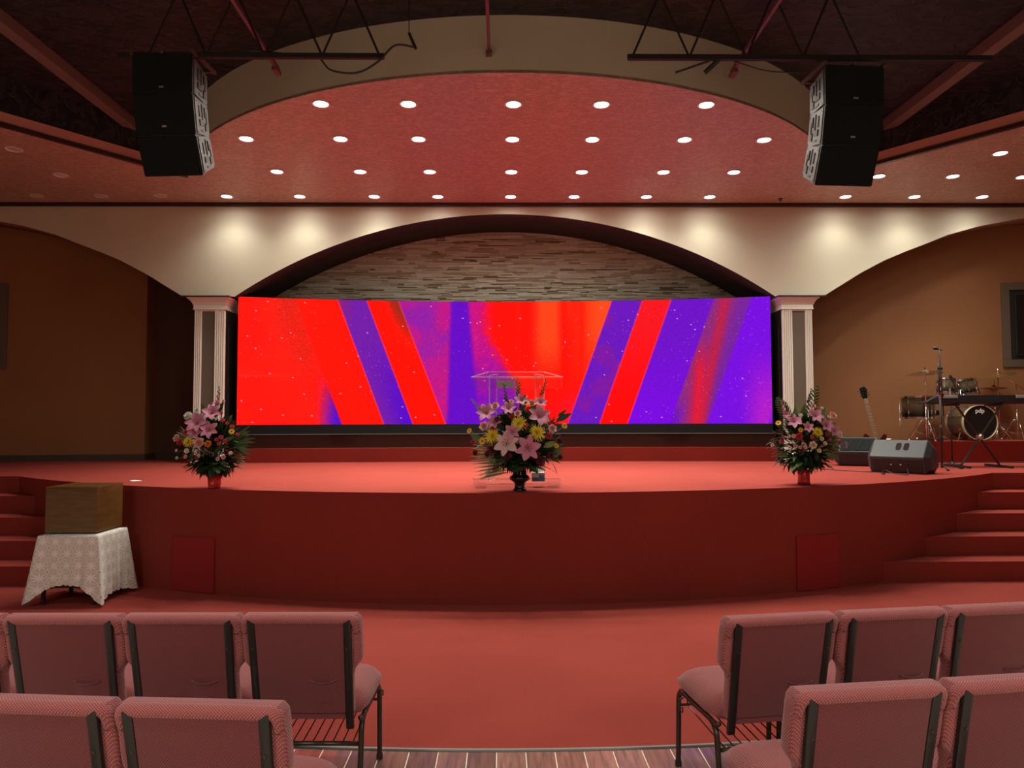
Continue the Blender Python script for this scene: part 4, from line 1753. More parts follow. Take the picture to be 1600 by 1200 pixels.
LEAFD = mat('leaf_dark_green', (0.022, 0.055, 0.016), rough=0.5, var=0.3, vscale=9)
LEAFL = mat('leaf_light_green', (0.20, 0.27, 0.07), rough=0.45, var=0.2, vscale=9)
LEAFP = mat('palm_leaf_grey_green', (0.30, 0.34, 0.17), rough=0.5, var=0.2, vscale=9)
TIRED = mat('red_leaf', (0.5, 0.04, 0.03), rough=0.4)
SEEDC = mat('flower_heart', (0.16, 0.10, 0.02), rough=0.8)
ANTHER = mat('lily_anther', (0.32, 0.09, 0.02), rough=0.8)


def petal(bm, L_, W_, curl, lift, az, base=0.0, nu=5, nv=2, tipc=0.0, twist=0.0, z0=0.0, ruffle=0.0, rng_=random):
    """one petal leaving the flower's centre (axis = +Z); lift = starting elevation, curl = bending outwards"""
    rows_ = []
    r, z, e = base, z0, lift
    ph = rng_.random() * 6
    for i in range(nu + 1):
        u = i / nu
        wd = W_ * (math.sin(PI * min(1, u * 0.92 + 0.06)) ** 0.75) * (1 - tipc * u)
        row = []
        for j in range(-nv, nv + 1):
            v = j / nv
            cup = -0.25 * wd * (1 - v * v) * 0.5
            rr = r + cup * math.sin(e) * -1
            zz = z + cup * math.cos(e)
            zz += ruffle * math.sin(v * 7 + ph) * u
            a = az + twist * u
            x = rr * math.cos(a) - v * wd * math.sin(a)
            y = rr * math.sin(a) + v * wd * math.cos(a)
            row.append(bm.verts.new((x, y, zz)))
        rows_.append(row)
        e -= curl / nu
        r += L_ / nu * math.cos(e)
        z += L_ / nu * math.sin(e)
    for a_, b_ in zip(rows_, rows_[1:]):
        for j in range(2 * nv):
            bm.faces.new((a_[j], a_[j + 1], b_[j + 1], b_[j]))


_fc = {}


def flower_mesh(kind):
    """unit-radius flower meshes, cached"""
    if kind in _fc:
        return _fc[kind]
    rg_ = random.Random(hash(kind) % 1000 if False else sum(map(ord, kind)))
    fam, colr = kind.split('_')
    b = bmesh.new()
    extra = None
    if fam == 'lily':
        for k in range(6):
            petal(b, 1.25, 0.30 if k % 2 else 0.36, 1.35, 1.15, k * PI / 3 + rg_.uniform(-0.1, 0.1), base=0.04, nu=7, z0=-0.02 * (k % 2), ruffle=0.03, rng_=rg_)
        lathe(b, [(0.02, -0.35), (0.10, -0.1), (0.06, 0.05)], n=8)
        m_ = PETAL[colr]
        e_ = bmesh.new()
        for k in range(6):
            a_ = k * PI / 3 + 0.5
            p = [(0, 0, 0), (0.10 * math.cos(a_), 0.10 * math.sin(a_), 0.35), (0.28 * math.cos(a_), 0.28 * math.sin(a_), 0.62)]
            tube(e_, p, 0.014, n=4)
            box(e_, p[-1], (0.13, 0.045, 0.04), rot=(0, 0, a_ + PI / 2))
        me_ = bpy.data.meshes.new('stamens')
        e_.to_mesh(me_)
        e_.free()
        me_.materials.append(ANTHER)
        extra = ('stamens', me_)
    elif fam == 'rose':
        m_ = PETAL[{'pink': 'rosepink', 'cream': 'cream', 'orange': 'orange'}[colr]]
        for ringi, (cnt, bs, L_, W_, lf, cu) in enumerate(((3, 0.02, 0.55, 0.26, 1.75, 0.1), (4, 0.10, 0.62, 0.36, 1.55, 0.25), (5, 0.2, 0.72, 0.42, 1.35, 0.6), (6, 0.28, 0.85, 0.46, 1.1, 1.0))):
            for k in range(cnt):
                petal(b, L_, W_, cu, lf, 2 * PI * k / cnt + ringi * 0.6 + rg_.uniform(-0.15, 0.15), base=bs, nu=5, z0=-0.06 * ringi, rng_=rg_)
        lathe(b, [(0.03, -0.5), (0.16, -0.36), (0.34, -0.1), (0.3, 0.0)], n=10)
        # spiral heart
        for k in range(3):
            petal(b, 0.45, 0.14, 0.0, 1.8, k * 2.1, base=0.05, nu=3, z0=0.05)
    elif fam == 'mum':
        m_ = PETAL['yellow']
        for ringi, (cnt, L_, lf) in enumerate(((18, 1.0, 0.15), (18, 0.9, 0.5), (15, 0.72, 0.85), (12, 0.5, 1.15), (7, 0.32, 1.4))):
            for k in range(cnt):
                petal(b, L_ * rg_.uniform(0.85, 1.1), 0.075, 0.35, lf + rg_.uniform(-0.12, 0.12), 2 * PI * k / cnt + ringi * 0.37 + rg_.uniform(-0.08, 0.08), base=0.06, nu=4, nv=1, z0=0.02 * ringi, rng_=rg_)
    elif fam == 'daisy':
        m_ = PETAL['gold']
        for ringi in range(2):
            for k in range(9):
                petal(b, 0.95 - 0.2 * ringi, 0.19, 0.5, 0.35 + 0.35 * ringi, 2 * PI * k / 9 + ringi * 0.35, base=0.08, nu=4, nv=1, rng_=rg_)
        e_ = bmesh.new()
        lathe(e_, [(0.22, 0.05), (0.26, 0.15), (0.16, 0.25), (0.001, 0.28)], n=10)
        me_ = bpy.data.meshes.new('flower_heart')
        e_.to_mesh(me_)
        e_.free()
        me_.materials.append(SEEDC)
        extra = ('flower_heart', me_)
    elif fam == 'carnation':
        m_ = PETAL[colr]
        for ringi, (cnt, L_, lf, W_) in enumerate(((11, 0.95, 0.25, 0.22), (11, 0.9, 0.65, 0.22), (9, 0.8, 1.0, 0.2), (7, 0.7, 1.3, 0.18), (4, 0.6, 1.5, 0.14))):
            for k in range(cnt):
                petal(b, L_ * rg_.uniform(0.9, 1.08), W_, 0.6, lf, 2 * PI * k / cnt + ringi * 0.5 + rg_.uniform(-0.15, 0.15), base=0.03, nu=4, nv=2, ruffle=0.11, rng_=rg_)
        lathe(b, [(0.06, -0.5), (0.2, -0.35), (0.22, 0.0)], n=8)
    elif fam == 'bud':
        m_ = PETAL['pale']
        for k in range(5):
            petal(b, 1.6, 0.3, 0.25, 1.45, 2 * PI * k / 5, base=0.10, nu=6, rng_=rg_)
    me = bpy.data.meshes.new(fam)
    b.to_mesh(me)
    b.free()
    me.materials.append(m_)
    me.polygons.foreach_set('use_smooth', [True] * len(me.polygons))
    _fc[kind] = (me, extra)
    return _fc[kind]


def leaf_blade(bm, p0, d, L_, W_, droop, up=Vector((0, 0, 1)), nu=6, fold=0.25, pointed=1.0):
    """a leaf blade of length L_ from p0 along d, bending down by droop radians"""
    d = Vector(d).normalized()
    side = d.cross(up)
    if side.length < 1e-3:
        side = Vector((1, 0, 0))
    side.normalize()
    rows_ = []
    p = Vector(p0)
    for i in range(nu + 1):
        u = i / nu
        wd = W_ * math.sin(PI * (0.04 + 0.96 * u) ** (0.85 * pointed)) if u < 1 else 0.0006
        wd = max(wd, 0.0006)
        nrm = side.cross(d).normalized()
        rows_.append([bm.verts.new(p - side * wd + nrm * wd * fold), bm.verts.new(p), bm.verts.new(p + side * wd + nrm * wd * fold)])
        d = (Matrix.Rotation(-droop / nu, 3, side) @ d).normalized()
        p = p + d * (L_ / nu)
    for a_, b_ in zip(rows_, rows_[1:]):
        for j in range(2):
            bm.faces.new((a_[j], a_[j + 1], b_[j + 1], b_[j]))
    return p


def frond(bm, p0, d, L_, n, ll, lw, droop, up=Vector((0, 0, 1)), ang_=0.95):
    """rachis with leaflet pairs"""
    d = Vector(d).normalized()
    side = d.cross(up)
    if side.length < 1e-3:
        side = Vector((1, 0, 0))
    side.normalize()
    p = Vector(p0)
    pts = [p.copy()]
    for i in range(n):
        u = (i + 1) / n
        d = (Matrix.Rotation(-droop / n, 3, side) @ d).normalized()
        p = p + d * (L_ / n)
        pts.append(p.copy())
        k = math.sin(PI * min(1.0, 0.12 + 0.88 * u)) ** 0.6 if u < 1 else 0.2
        for s in (-1, 1):
            dd = (d * math.cos(ang_) + side * s * math.sin(ang_)).normalized()
            leaf_blade(bm, p, dd, ll * max(k, 0.25), lw, 0.25, up=side.cross(d), nu=3)
    tube(bm, pts, 0.0018, n=4)


def glad_spike(t, p0, p1, colr, rg_, blooms=0.0):
    """gladiolus spike: stem with alternating buds, thinner to the tip"""
    p0, p1 = Vector(p0), Vector(p1)
    ax = (p1 - p0)
    L_ = ax.length
    axn = ax.normalized()
    sd = axn.cross(Vector((0, -1, 0.1))).normalized()
    b = bmesh.new()
    pts = [p0 + ax * (i / 6) + sd * 0.012 * math.sin(i * 0.7) for i in range(7)]
    tube(b, pts, [0.004 - 0.0005 * i for i in range(7)], n=5)
    nb = 9
    for k in range(nb):
        u = 0.25 + 0.75 * k / nb
        p = p0 + ax * u
        s = 1 if k % 2 else -1
        dd = (axn * 0.85 + sd * s * 0.42 + Vector((0, -0.2, 0))).normalized()
        sz = 0.055 * (1 - 0.55 * u)
        leaf_blade(b, p, dd, sz, sz * 0.2, -0.3, up=Vector((0, -1, 0)), nu=3)
    o = obj('gladiolus_spike', b, colr, t, smooth='all')
    return o


def arrangement(name_label, x, y, FL, Rx, z_c, vase_fn, spikes, extras, seed, foliage_n):
    t = thing('flower_arrangement', name_label, 'flowers', (x, y, HS))
    rg_ = random.Random(seed)
    vase_fn(t)
    zmin, zmax = 0.17, max(f[2] for f in FL)
    zc = z_c
    neck = Vector((0, 0, 0.20))

    def depth(dx, dz):
        q = 1 - (dx / (Rx * 1.12)) ** 2 - ((dz - zc) / ((zmax - zmin) * 0.62)) ** 2
        return math.sqrt(max(q, 0.02)) * Rx * 0.55
    stems = bmesh.new()
    for (kind, dx, dz, r) in FL:
        me, extra = flower_mesh(kind)
        dy = -depth(dx, dz) - 0.02 + rg_.uniform(-0.015, 0.015)
        # perspective of the nearer flowers is small; keep the place as seen
        p = Vector((dx, dy, dz))
        ax = (p - Vector((0, 0.10, zc - 0.08))).normalized()
        ax = (ax * 0.7 + Vector((-0.02, -0.75, 0.25))).normalized()
        if kind.startswith('bud'):
            ax = Vector((0.0, -0.3, 1)).normalized()
        nm = {'lily': 'lily', 'rose': 'rose', 'mum': 'chrysanthemum', 'daisy': 'yellow_daisy', 'carnation': 'carnation', 'bud': 'lily_bud'}[kind.split('_')[0]]
        o = obj_me(nm, me, None, t)
        o.location = p
        qd = ax.to_track_quat('Z', 'Y')
        o.rotation_mode = 'QUATERNION'
        o.rotation_quaternion = qd @ Matrix.Rotation(rg_.uniform(0, 6.28), 3, 'Z').to_quaternion()
        s_ = r * (0.98 if not kind.startswith('bud') else 0.8)
        o.scale = (s_, s_, s_ * 0.9)
        if extra:
            e_ = obj_me(extra[0], extra[1], None, o)
        b0 = p - ax * r * 0.4
        mid = (b0 + neck) / 2 + Vector((0, 0.02, 0.05))
        tube(stems, [b0, mid, neck], 0.003, n=4, caps=False)
    o = obj('stems', stems, STEMG, t, smooth='all')
    o['kind'] = 'stuff'
    for (x0, z0, x1, z1, c_) in spikes:
        glad_spike(t, (x0, -0.10, z0), (x1, -0.13, z1), c_, rg_)
    extras(t, rg_)
    # dense filler foliage
    fol = bmesh.new()
    for i in range(foliage_n):
        a = rg_.uniform(0, 2 * PI)
        el = rg_.uniform(-0.95, 1.15)
        R_ = rg_.uniform(0.3, 0.95)
        cx_, cz_ = math.cos(a) * math.cos(el), math.sin(el)
        p0 = Vector((cx_ * Rx * R_ * 0.72, math.sin(a) * math.cos(el) * Rx * 0.36 * (0.4 + R_ * 0.6), zc - 0.04 + cz_ * (zmax - zmin) * 0.33))
        d = (p0 - Vector((0, 0, zc - 0.12))).normalized()
        leaf_blade(fol, p0, d + Vector((rg_.uniform(-0.3, 0.3), rg_.uniform(-0.3, 0.3), rg_.uniform(-0.2, 0.3))), rg_.uniform(0.08, 0.15), rg_.uniform(0.014, 0.03), rg_.uniform(0.2, 1.0), nu=4)
    o = obj('foliage', fol, LEAFD, t, smooth='all')
    o['kind'] = 'stuff'
    # fern fronds around the lower rim
    nf = 34
    for i in range(nf):
        a = PI + PI * (i + 0.5) / nf * 1.0 if i < nf * 0.8 else rg_.uniform(0, PI)
        a = -PI * (i + 0.5) / nf
        b = bmesh.new()
        dr = Vector((math.cos(a), math.sin(a) * 0.8, rg_.uniform(0.05, 1.1)))
        L_ = Rx * rg_.uniform(0.62, 0.86)
        frond(b, neck + Vector((0.03 * math.cos(a), 0.03 * math.sin(a), 0.04)), dr, L_ * (0.62 + 0.38 * abs(math.cos(a))), 14, 0.058, 0.011, rg_.uniform(0.5, 1.05))
        obj('fern_frond', b, rg_.choice((LEAFD, LEAFD, LEAFG)), t, smooth='all')
    for i in range(12):
        a = rg_.uniform(0.15, PI - 0.15) if i % 2 else rg_.uniform(-PI, 0)
        b = bmesh.new()
        dr = Vector((math.cos(a) * 0.9, math.sin(a) * 0.4, rg_.uniform(0.5, 1.3)))
        frond(b, Vector((0, 0, zc - 0.1)), dr, Rx * rg_.uniform(0.7, 0.95), 14, 0.05, 0.007, rg_.uniform(0.3, 0.9))
        obj('fern_frond', b, rg_.choice((LEAFD, LEAFG)), t, smooth='all')
    return t


def blade_obj(t, name, p0, d, L_, W_, droop, m_, up=Vector((0, 0, 1)), nu=7):
    b = bmesh.new()
    leaf_blade(b, p0, d, L_, W_, droop, up=up, nu=nu)
    return obj(name, b, m_, t, smooth='all')


# ---- vases
REDGLASS = mat('red_vase_glass', (0.55, 0.012, 0.01), rough=0.12, coat=0.6, spec=0.7, var=0.25, vscale=30)
DARKWATER = mat('dark_stems_in_glass', (0.03, 0.035, 0.02), rough=0.15, coat=0.5)


def vase_urn(t):
    b = bmesh.new()
    lathe(b, [(0.062, 0.0), (0.066, 0.006), (0.062, 0.018), (0.050, 0.028), (0.048, 0.05), (0.052, 0.075), (0.072, 0.092), (0.092, 0.104), (0.098, 0.120), (0.092, 0.136),
              (0.076, 0.148), (0.066, 0.158), (0.069, 0.166), (0.064, 0.176), (0.066, 0.21), (0.076, 0.245), (0.088, 0.27), (0.083, 0.27), (0.06, 0.22), (0.05, 0.2)], n=36, cap1=False)
    v = obj('vase', b, GLOSSBLACK, t, smooth='all')
    v['label'] = 'gloss black urn-shaped vase'


def vase_red(t, tall=0.185, rb=0.055, rm=0.064, rt=0.05):
    b = bmesh.new()
    lathe(b, [(rb * 0.95, 0.0), (rb, 0.006), (rm, 0.05), (rm, 0.10), (rb * 0.98, tall * 0.78)], n=28, cap1=True)
    v = obj('vase', b, REDGLASS, t, smooth='all')
    v['label'] = 'red glass vase'
    b = bmesh.new()
    lathe(b, [(rb * 0.97, tall * 0.78 + 0.001), (rt, tall), (rt * 1.04, tall + 0.06), (rt * 1.1, tall + 0.075)], n=24, cap1=False)
    obj('vase_neck', b, CLEAR, v, smooth='all')
    b = bmesh.new()
    for k in range(7):
        a = k * 0.9
        tube(b, [(0.02 * math.cos(a), 0.02 * math.sin(a), tall * 0.79), (0.028 * math.cos(a + 0.7), 0.028 * math.sin(a + 0.7), tall + 0.07)], 0.009, n=5)
    o = obj('stems_in_vase', b, DARKWATER, v, smooth='all')
    o['kind'] = 'stuff'
    b = bmesh.new()
    lathe(b, [(rb * 1.0, 0.0), (rb * 1.03, 0.003), (rb * 1.0, 0.014)], n=28, cap1=False)
    obj('foot_ring', b, GLOSSBLACK, v, smooth='all')


def extras_c(t, rg_):
    # slit palm leaf sweeping down on the left
    for k in range(11):
        a = 2.75 + 0.085 * k
        blade_obj(t, 'palm_finger', (-0.12, -0.10, 0.40 - 0.022 * k), (math.cos(a), -0.12, math.sin(a) * 0.55 + 0.12), 0.36 - 0.012 * abs(k - 4), 0.013, 0.35, LEAFP if k % 2 else LEAFL, up=Vector((0, -0.9, 0.5)))
    # right-hand broad fan leaf
    for k in range(10):
        a = -0.55 + 0.12 * k
        blade_obj(t, 'palm_finger', (0.16, -0.04, 0.40), (math.cos(a), -0.05, math.sin(a)), 0.27, 0.022, 0.2, LEAFG, up=Vector((0, -1, 0.1)))
    # red spiky leaf at upper right
    for k in range(8):
        a = 0.35 + 0.17 * k
        blade_obj(t, 'red_leaf', (0.27, -0.03, 0.60), (math.cos(a), 0, math.sin(a)), 0.13 + 0.04 * math.sin(k * 2.1), 0.007, -0.1, TIRED, up=Vector((0, -1, 0)))
    for (x, z, a, l) in ((0.05, 0.55, 0.9, 0.16), (0.10, 0.72, 1.2, 0.14), (-0.07, 0.70, 1.9, 0.2), (0.0, 0.72, 1.3, 0.2), (0.34, 0.66, 0.5, 0.16), (-0.36, 0.48, 2.6, 0.12), (0.22, 0.42, 0.4, 0.14), (0.04, 0.38, 2.0, 0.13), (-0.10, 0.33, 3.6, 0.15)):
        blade_obj(t, 'broad_leaf', (x, -0.16, z), (math.cos(a), -0.3, math.sin(a)), l, 0.028, 0.4, rg_.choice((LEAFG, LEAFL, LEAFD)), up=Vector((0, -1, 0.2)))
    for k in range(6):
        x = rg_.uniform(-0.1, 0.35)
        blade_obj(t, 'trailing_sprig', (x, -0.12, 0.27), (0.5 * (1 if x > 0 else -1), -0.2, -0.6), 0.13, 0.006, 0.5, LEAFD)


def extras_l(t, rg_):
    for (x, z, a, l) in ((-0.07, 0.68, 2.0, 0.18), (-0.04, 0.67, 1.5, 0.19), (0.0, 0.70, 1.1, 0.19), (-0.03, 0.63, 1.75, 0.2), (0.10, 0.62, 1.0, 0.13)):
        blade_obj(t, 'broad_leaf', (x, -0.02, z), (math.cos(a), 0.0, math.sin(a)), l, 0.028, 0.2, LEAFG, up=Vector((0, -1, 0)))
    for k in range(9):
        a = -0.7 + 0.17 * k
        blade_obj(t, 'palm_finger', (0.16, -0.06, 0.46), (math.cos(a), -0.1, math.sin(a)), 0.25 + 0.02 * math.sin(k * 1.7), 0.018, 0.15, LEAFG if k % 3 else LEAFD, up=Vector((0, -1, 0.1)))
    for k in range(7):
        a = 2.35 + 0.2 * k
        blade_obj(t, 'palm_finger', (-0.22, -0.04, 0.50), (math.cos(a), -0.05, math.sin(a)), 0.17, 0.012, 0.2, LEAFG if k % 2 else LEAFP, up=Vector((0, -1, 0.1)))
    for (x, z, a, l) in ((0.02, 0.40, 2.5, 0.12), (0.06, 0.36, 0.7, 0.13), (0.12, 0.46, 0.4, 0.14), (-0.1, 0.36, 3.5, 0.12), (0.1, 0.30, 5.6, 0.12), (-0.06, 0.55, 2.9, 0.1)):
        blade_obj(t, 'broad_leaf', (x, -0.15, z), (math.cos(a), -0.3, math.sin(a)), l, 0.025, 0.4, rg_.choice((LEAFG, LEAFD)), up=Vector((0, -1, 0.2)))


def extras_r(t, rg_):
    # feathery palm fronds top left and top centre
    for (x, z, a, l) in ((-0.10, 0.58, 2.05, 0.34), (0.02, 0.60, 1.25, 0.42)):
        b = bmesh.new()
        frond(b, (x, -0.04, z), (math.cos(a), 0, math.sin(a)), l, 11, 0.10, 0.010, 0.15, up=Vector((0, -1, 0)), ang_=0.8)
        obj('palm_frond', b, LEAFG, t, smooth='all')
    for (x, z, a, l, w_) in ((-0.06, 0.56, 1.55, 0.28, 0.05), (-0.02, 0.58, 1.35, 0.26, 0.045), (0.10, 0.55, 1.0, 0.30, 0.055), (0.14, 0.52, 0.85, 0.27, 0.05)):
        blade_obj(t, 'broad_leaf', (x, 0.0, z), (math.cos(a), 0.0, math.sin(a)), l, w_, 0.2, LEAFL, up=Vector((0, -1, 0)))
    for k in range(11):
        a = -0.75 + 0.15 * k
        blade_obj(t, 'palm_finger', (0.17, -0.0, 0.47), (math.cos(a), -0.02, math.sin(a)), 0.24 + 0.02 * math.sin(k * 1.3), 0.028, 0.1, LEAFL if k % 2 else LEAFG, up=Vector((0, -1, 0)))
    for (x, z, a, l) in ((-0.15, 0.50, 2.3, 0.12), (0.02, 0.42, 0.8, 0.12), (-0.22, 0.33, 3.4, 0.13), (0.15, 0.33, 5.9, 0.14), (0.06, 0.33, 4.9, 0.1)):
        blade_obj(t, 'broad_leaf', (x, -0.15, z), (math.cos(a), -0.3, math.sin(a)), l, 0.02, 0.4, rg_.choice((LEAFG, LEAFD)), up=Vector((0, -1, 0.2)))
    b = bmesh.new()
    frond(b, (-0.10, -0.1, 0.27), (-0.0, -0.25, -1.0), 0.15, 6, 0.022, 0.006, 0.1, up=Vector((0, -1, 0)))
    obj('trailing_sprig', b, LEAFD, t, smooth='all')


FL_C = [('lily_pink', -0.304, 0.73, 0.09), ('lily_pink', -0.23, 0.645, 0.064), ('lily_pink', 0.015, 0.847, 0.064), ('lily_pink', -0.102, 0.772, 0.069), ('lily_pink', 0.174, 0.698, 0.101), ('lily_pink', 0.19, 0.825, 0.058), ('lily_pink', -0.07, 0.56, 0.074), ('lily_pale', -0.123, 0.453, 0.112), ('lily_pink', 0.068, 0.411, 0.112), ('bud_pale', -0.028, 0.453, 0.053), ('rose_pink', -0.331, 0.613, 0.051), ('rose_pink', -0.022, 0.73, 0.04), ('rose_pink', 0.297, 0.591, 0.045), ('rose_pink', -0.23, 0.799, 0.045), ('rose_pink', 0.111, 0.825, 0.043), ('mum_yellow', -0.256, 0.522, 0.08), ('mum_yellow', -0.012, 0.639, 0.08), ('mum_yellow', 0.153, 0.554, 0.083), ('daisy_yellow', -0.469, 0.57, 0.029), ('daisy_yellow', -0.081, 0.836, 0.034), ('daisy_yellow', 0.057, 0.825, 0.036), ('daisy_yellow', -0.347, 0.475, 0.04), ('daisy_yellow', 0.414, 0.613, 0.034), ('daisy_yellow', 0.334, 0.434, 0.028), ('carnation_red', -0.432, 0.469, 0.03), ('carnation_red', -0.242, 0.597, 0.03), ('carnation_red', -0.081, 0.703, 0.03), ('carnation_red', 0.084, 0.762, 0.038), ('carnation_red', 0.047, 0.623, 0.036), ('carnation_red', 0.268, 0.522, 0.038), ('carnation_burgundy', -0.208, 0.677, 0.036), ('carnation_burgundy', -0.075, 0.512, 0.038), ('carnation_burgundy', 0.121, 0.464, 0.048), ('carnation_burgundy', -0.262, 0.4, 0.049), ('carnation_burgundy', -0.113, 0.347, 0.047), ('carnation_burgundy', -0.416, 0.368, 0.032), ('carnation_burgundy', 0.132, 0.347, 0.051), ('carnation_burgundy', 0.185, 0.294, 0.048), ('carnation_burgundy', 0.286, 0.347, 0.036), ('carnation_burgundy', 0.361, 0.475, 0.038), ('carnation_burgundy', 0.371, 0.326, 0.029), ('carnation_burgundy', -0.304, 0.358, 0.032)]
FL_L = [('lily_pink', 0.029, 0.737, 0.091), ('lily_pink', -0.087, 0.641, 0.106), ('lily_pink', 0.034, 0.574, 0.087), ('lily_pink', -0.106, 0.55, 0.072), ('lily_pink', 0.048, 0.819, 0.043), ('rose_pink', 0.087, 0.862, 0.023), ('carnation_white', -0.216, 0.718, 0.05), ('carnation_white', -0.135, 0.78, 0.029), ('carnation_white', -0.115, 0.739, 0.027), ('rose_pink', -0.317, 0.502, 0.043), ('rose_pink', -0.063, 0.458, 0.058), ('carnation_red', -0.274, 0.463, 0.037), ('carnation_rose', -0.212, 0.564, 0.04), ('carnation_rose', 0.135, 0.675, 0.027), ('carnation_rose', 0.183, 0.646, 0.021), ('carnation_rose', 0.231, 0.612, 0.027), ('carnation_rose', 0.284, 0.535, 0.024), ('carnation_rose', 0.096, 0.487, 0.023), ('carnation_rose', 0.144, 0.511, 0.027), ('carnation_rose', 0.178, 0.473, 0.027), ('carnation_rose', 0.13, 0.449, 0.021), ('carnation_rose', 0.12, 0.742, 0.023), ('mum_yellow', -0.173, 0.468, 0.063), ('rose_orange', 0.024, 0.447, 0.037), ('daisy_yellow', 0.226, 0.564, 0.033), ('rose_cream', -0.096, 0.357, 0.021), ('rose_cream', -0.067, 0.329, 0.019), ('carnation_white', -0.192, 0.381, 0.031), ('rose_pink', -0.207, 0.324, 0.024), ('carnation_red', -0.087, 0.314, 0.021), ('rose_pink', 0.111, 0.3, 0.021), ('rose_pink', 0.163, 0.319, 0.024), ('carnation_white', 0.221, 0.357, 0.024), ('carnation_white', -0.308, 0.309, 0.019), ('carnation_white', -0.317, 0.381, 0.017)]
FL_R = [('daisy_yellow', -0.298, 0.63, 0.033), ('lily_pink', -0.219, 0.714, 0.037), ('lily_pink', -0.163, 0.639, 0.074), ('lily_pink', 0.05, 0.695, 0.079), ('lily_pink', 0.143, 0.602, 0.074), ('lily_pink', 0.227, 0.547, 0.07), ('lily_pink', -0.043, 0.584, 0.056), ('rose_pink', 0.036, 0.853, 0.022), ('rose_pink', 0.055, 0.802, 0.032), ('rose_pink', 0.022, 0.742, 0.032), ('carnation_white', -0.089, 0.709, 0.026), ('carnation_white', -0.108, 0.649, 0.024), ('carnation_white', 0.157, 0.779, 0.022), ('rose_pink', 0.259, 0.709, 0.046), ('rose_cream', 0.203, 0.689, 0.023), ('rose_cream', 0.292, 0.519, 0.046), ('mum_yellow', 0.059, 0.537, 0.059), ('daisy_yellow', -0.108, 0.56, 0.03), ('carnation_red', -0.126, 0.495, 0.046), ('carnation_rose', -0.006, 0.491, 0.026), ('carnation_red', 0.162, 0.523, 0.026), ('carnation_rose', 0.18, 0.463, 0.023), ('carnation_rose', 0.287, 0.435, 0.03), ('carnation_rose', -0.27, 0.491, 0.02), ('carnation_rose', -0.298, 0.44, 0.023), ('rose_pink', -0.224, 0.495, 0.019), ('rose_pink', -0.177, 0.5, 0.023), ('rose_pink', -0.168, 0.398, 0.024), ('rose_pink', -0.363, 0.407, 0.019), ('rose_pink', -0.084, 0.416, 0.026), ('rose_cream', -0.069, 0.39, 0.022), ('rose_pink', -0.119, 0.387, 0.019), ('carnation_red', -0.089, 0.359, 0.02), ('rose_cream', -0.001, 0.412, 0.042), ('rose_cream', 0.062, 0.356, 0.025), ('rose_cream', 0.097, 0.472, 0.026), ('rose_cream', 0.134, 0.426, 0.024), ('carnation_rose', 0.222, 0.389, 0.014), ('carnation_rose', 0.227, 0.333, 0.014), ('carnation_rose', 0.324, 0.356, 0.014), ('rose_pink', 0.389, 0.421, 0.019), ('rose_pink', 0.408, 0.384, 0.015)]
arrangement('large mixed bouquet of lilies, yellow chrysanthemums and roses in a gloss black urn', 0.122, 7.03, FL_C, 0.47, 0.50, vase_urn,
            [(-0.12, 0.80, -0.148, 1.01, LEAFG), (-0.04, 0.80, 0.005, 1.02, LEAFG), (-0.02, 0.85, -0.02, 1.07, LEAFL), (0.18, 0.84, 0.25, 1.04, STEMG), (-0.33, 0.70, -0.45, 0.87, LEAFP), (0.34, 0.68, 0.43, 0.76, STEMG)], extras_c, 21, 950)
arrangement('bouquet with pink lilies in a red glass vase at the left of the stage edge', -2.895, 7.40, FL_L, 0.385, 0.44, vase_red,
            [(0.045, 0.72, 0.085, 1.01, STEMG), (0.04, 0.76, 0.09, 0.95, PETAL['pink'])], extras_l, 22, 700)
arrangement('bouquet with palm fronds in a red glass vase at the right of the stage', 3.049, 7.58, FL_R, 0.385, 0.45, lambda t: vase_red(t, 0.195, 0.063, 0.060, 0.045),
            [(0.0, 0.78, 0.045, 0.98, LEAFD), (-0.22, 0.66, -0.265, 0.86, PETAL['pink']), (-0.19, 0.70, -0.225, 0.84, STEMG)], extras_r, 23, 700)

# ================================================================== STAGE MONITORS
MONG = mat('grey_monitor_plastic', (0.036, 0.040, 0.046), rough=0.45, bump=0.1, bscale=300)
MOND = mat('dark_monitor_plastic', (0.016, 0.016, 0.020), rough=0.5, bump=0.1, bscale=300)


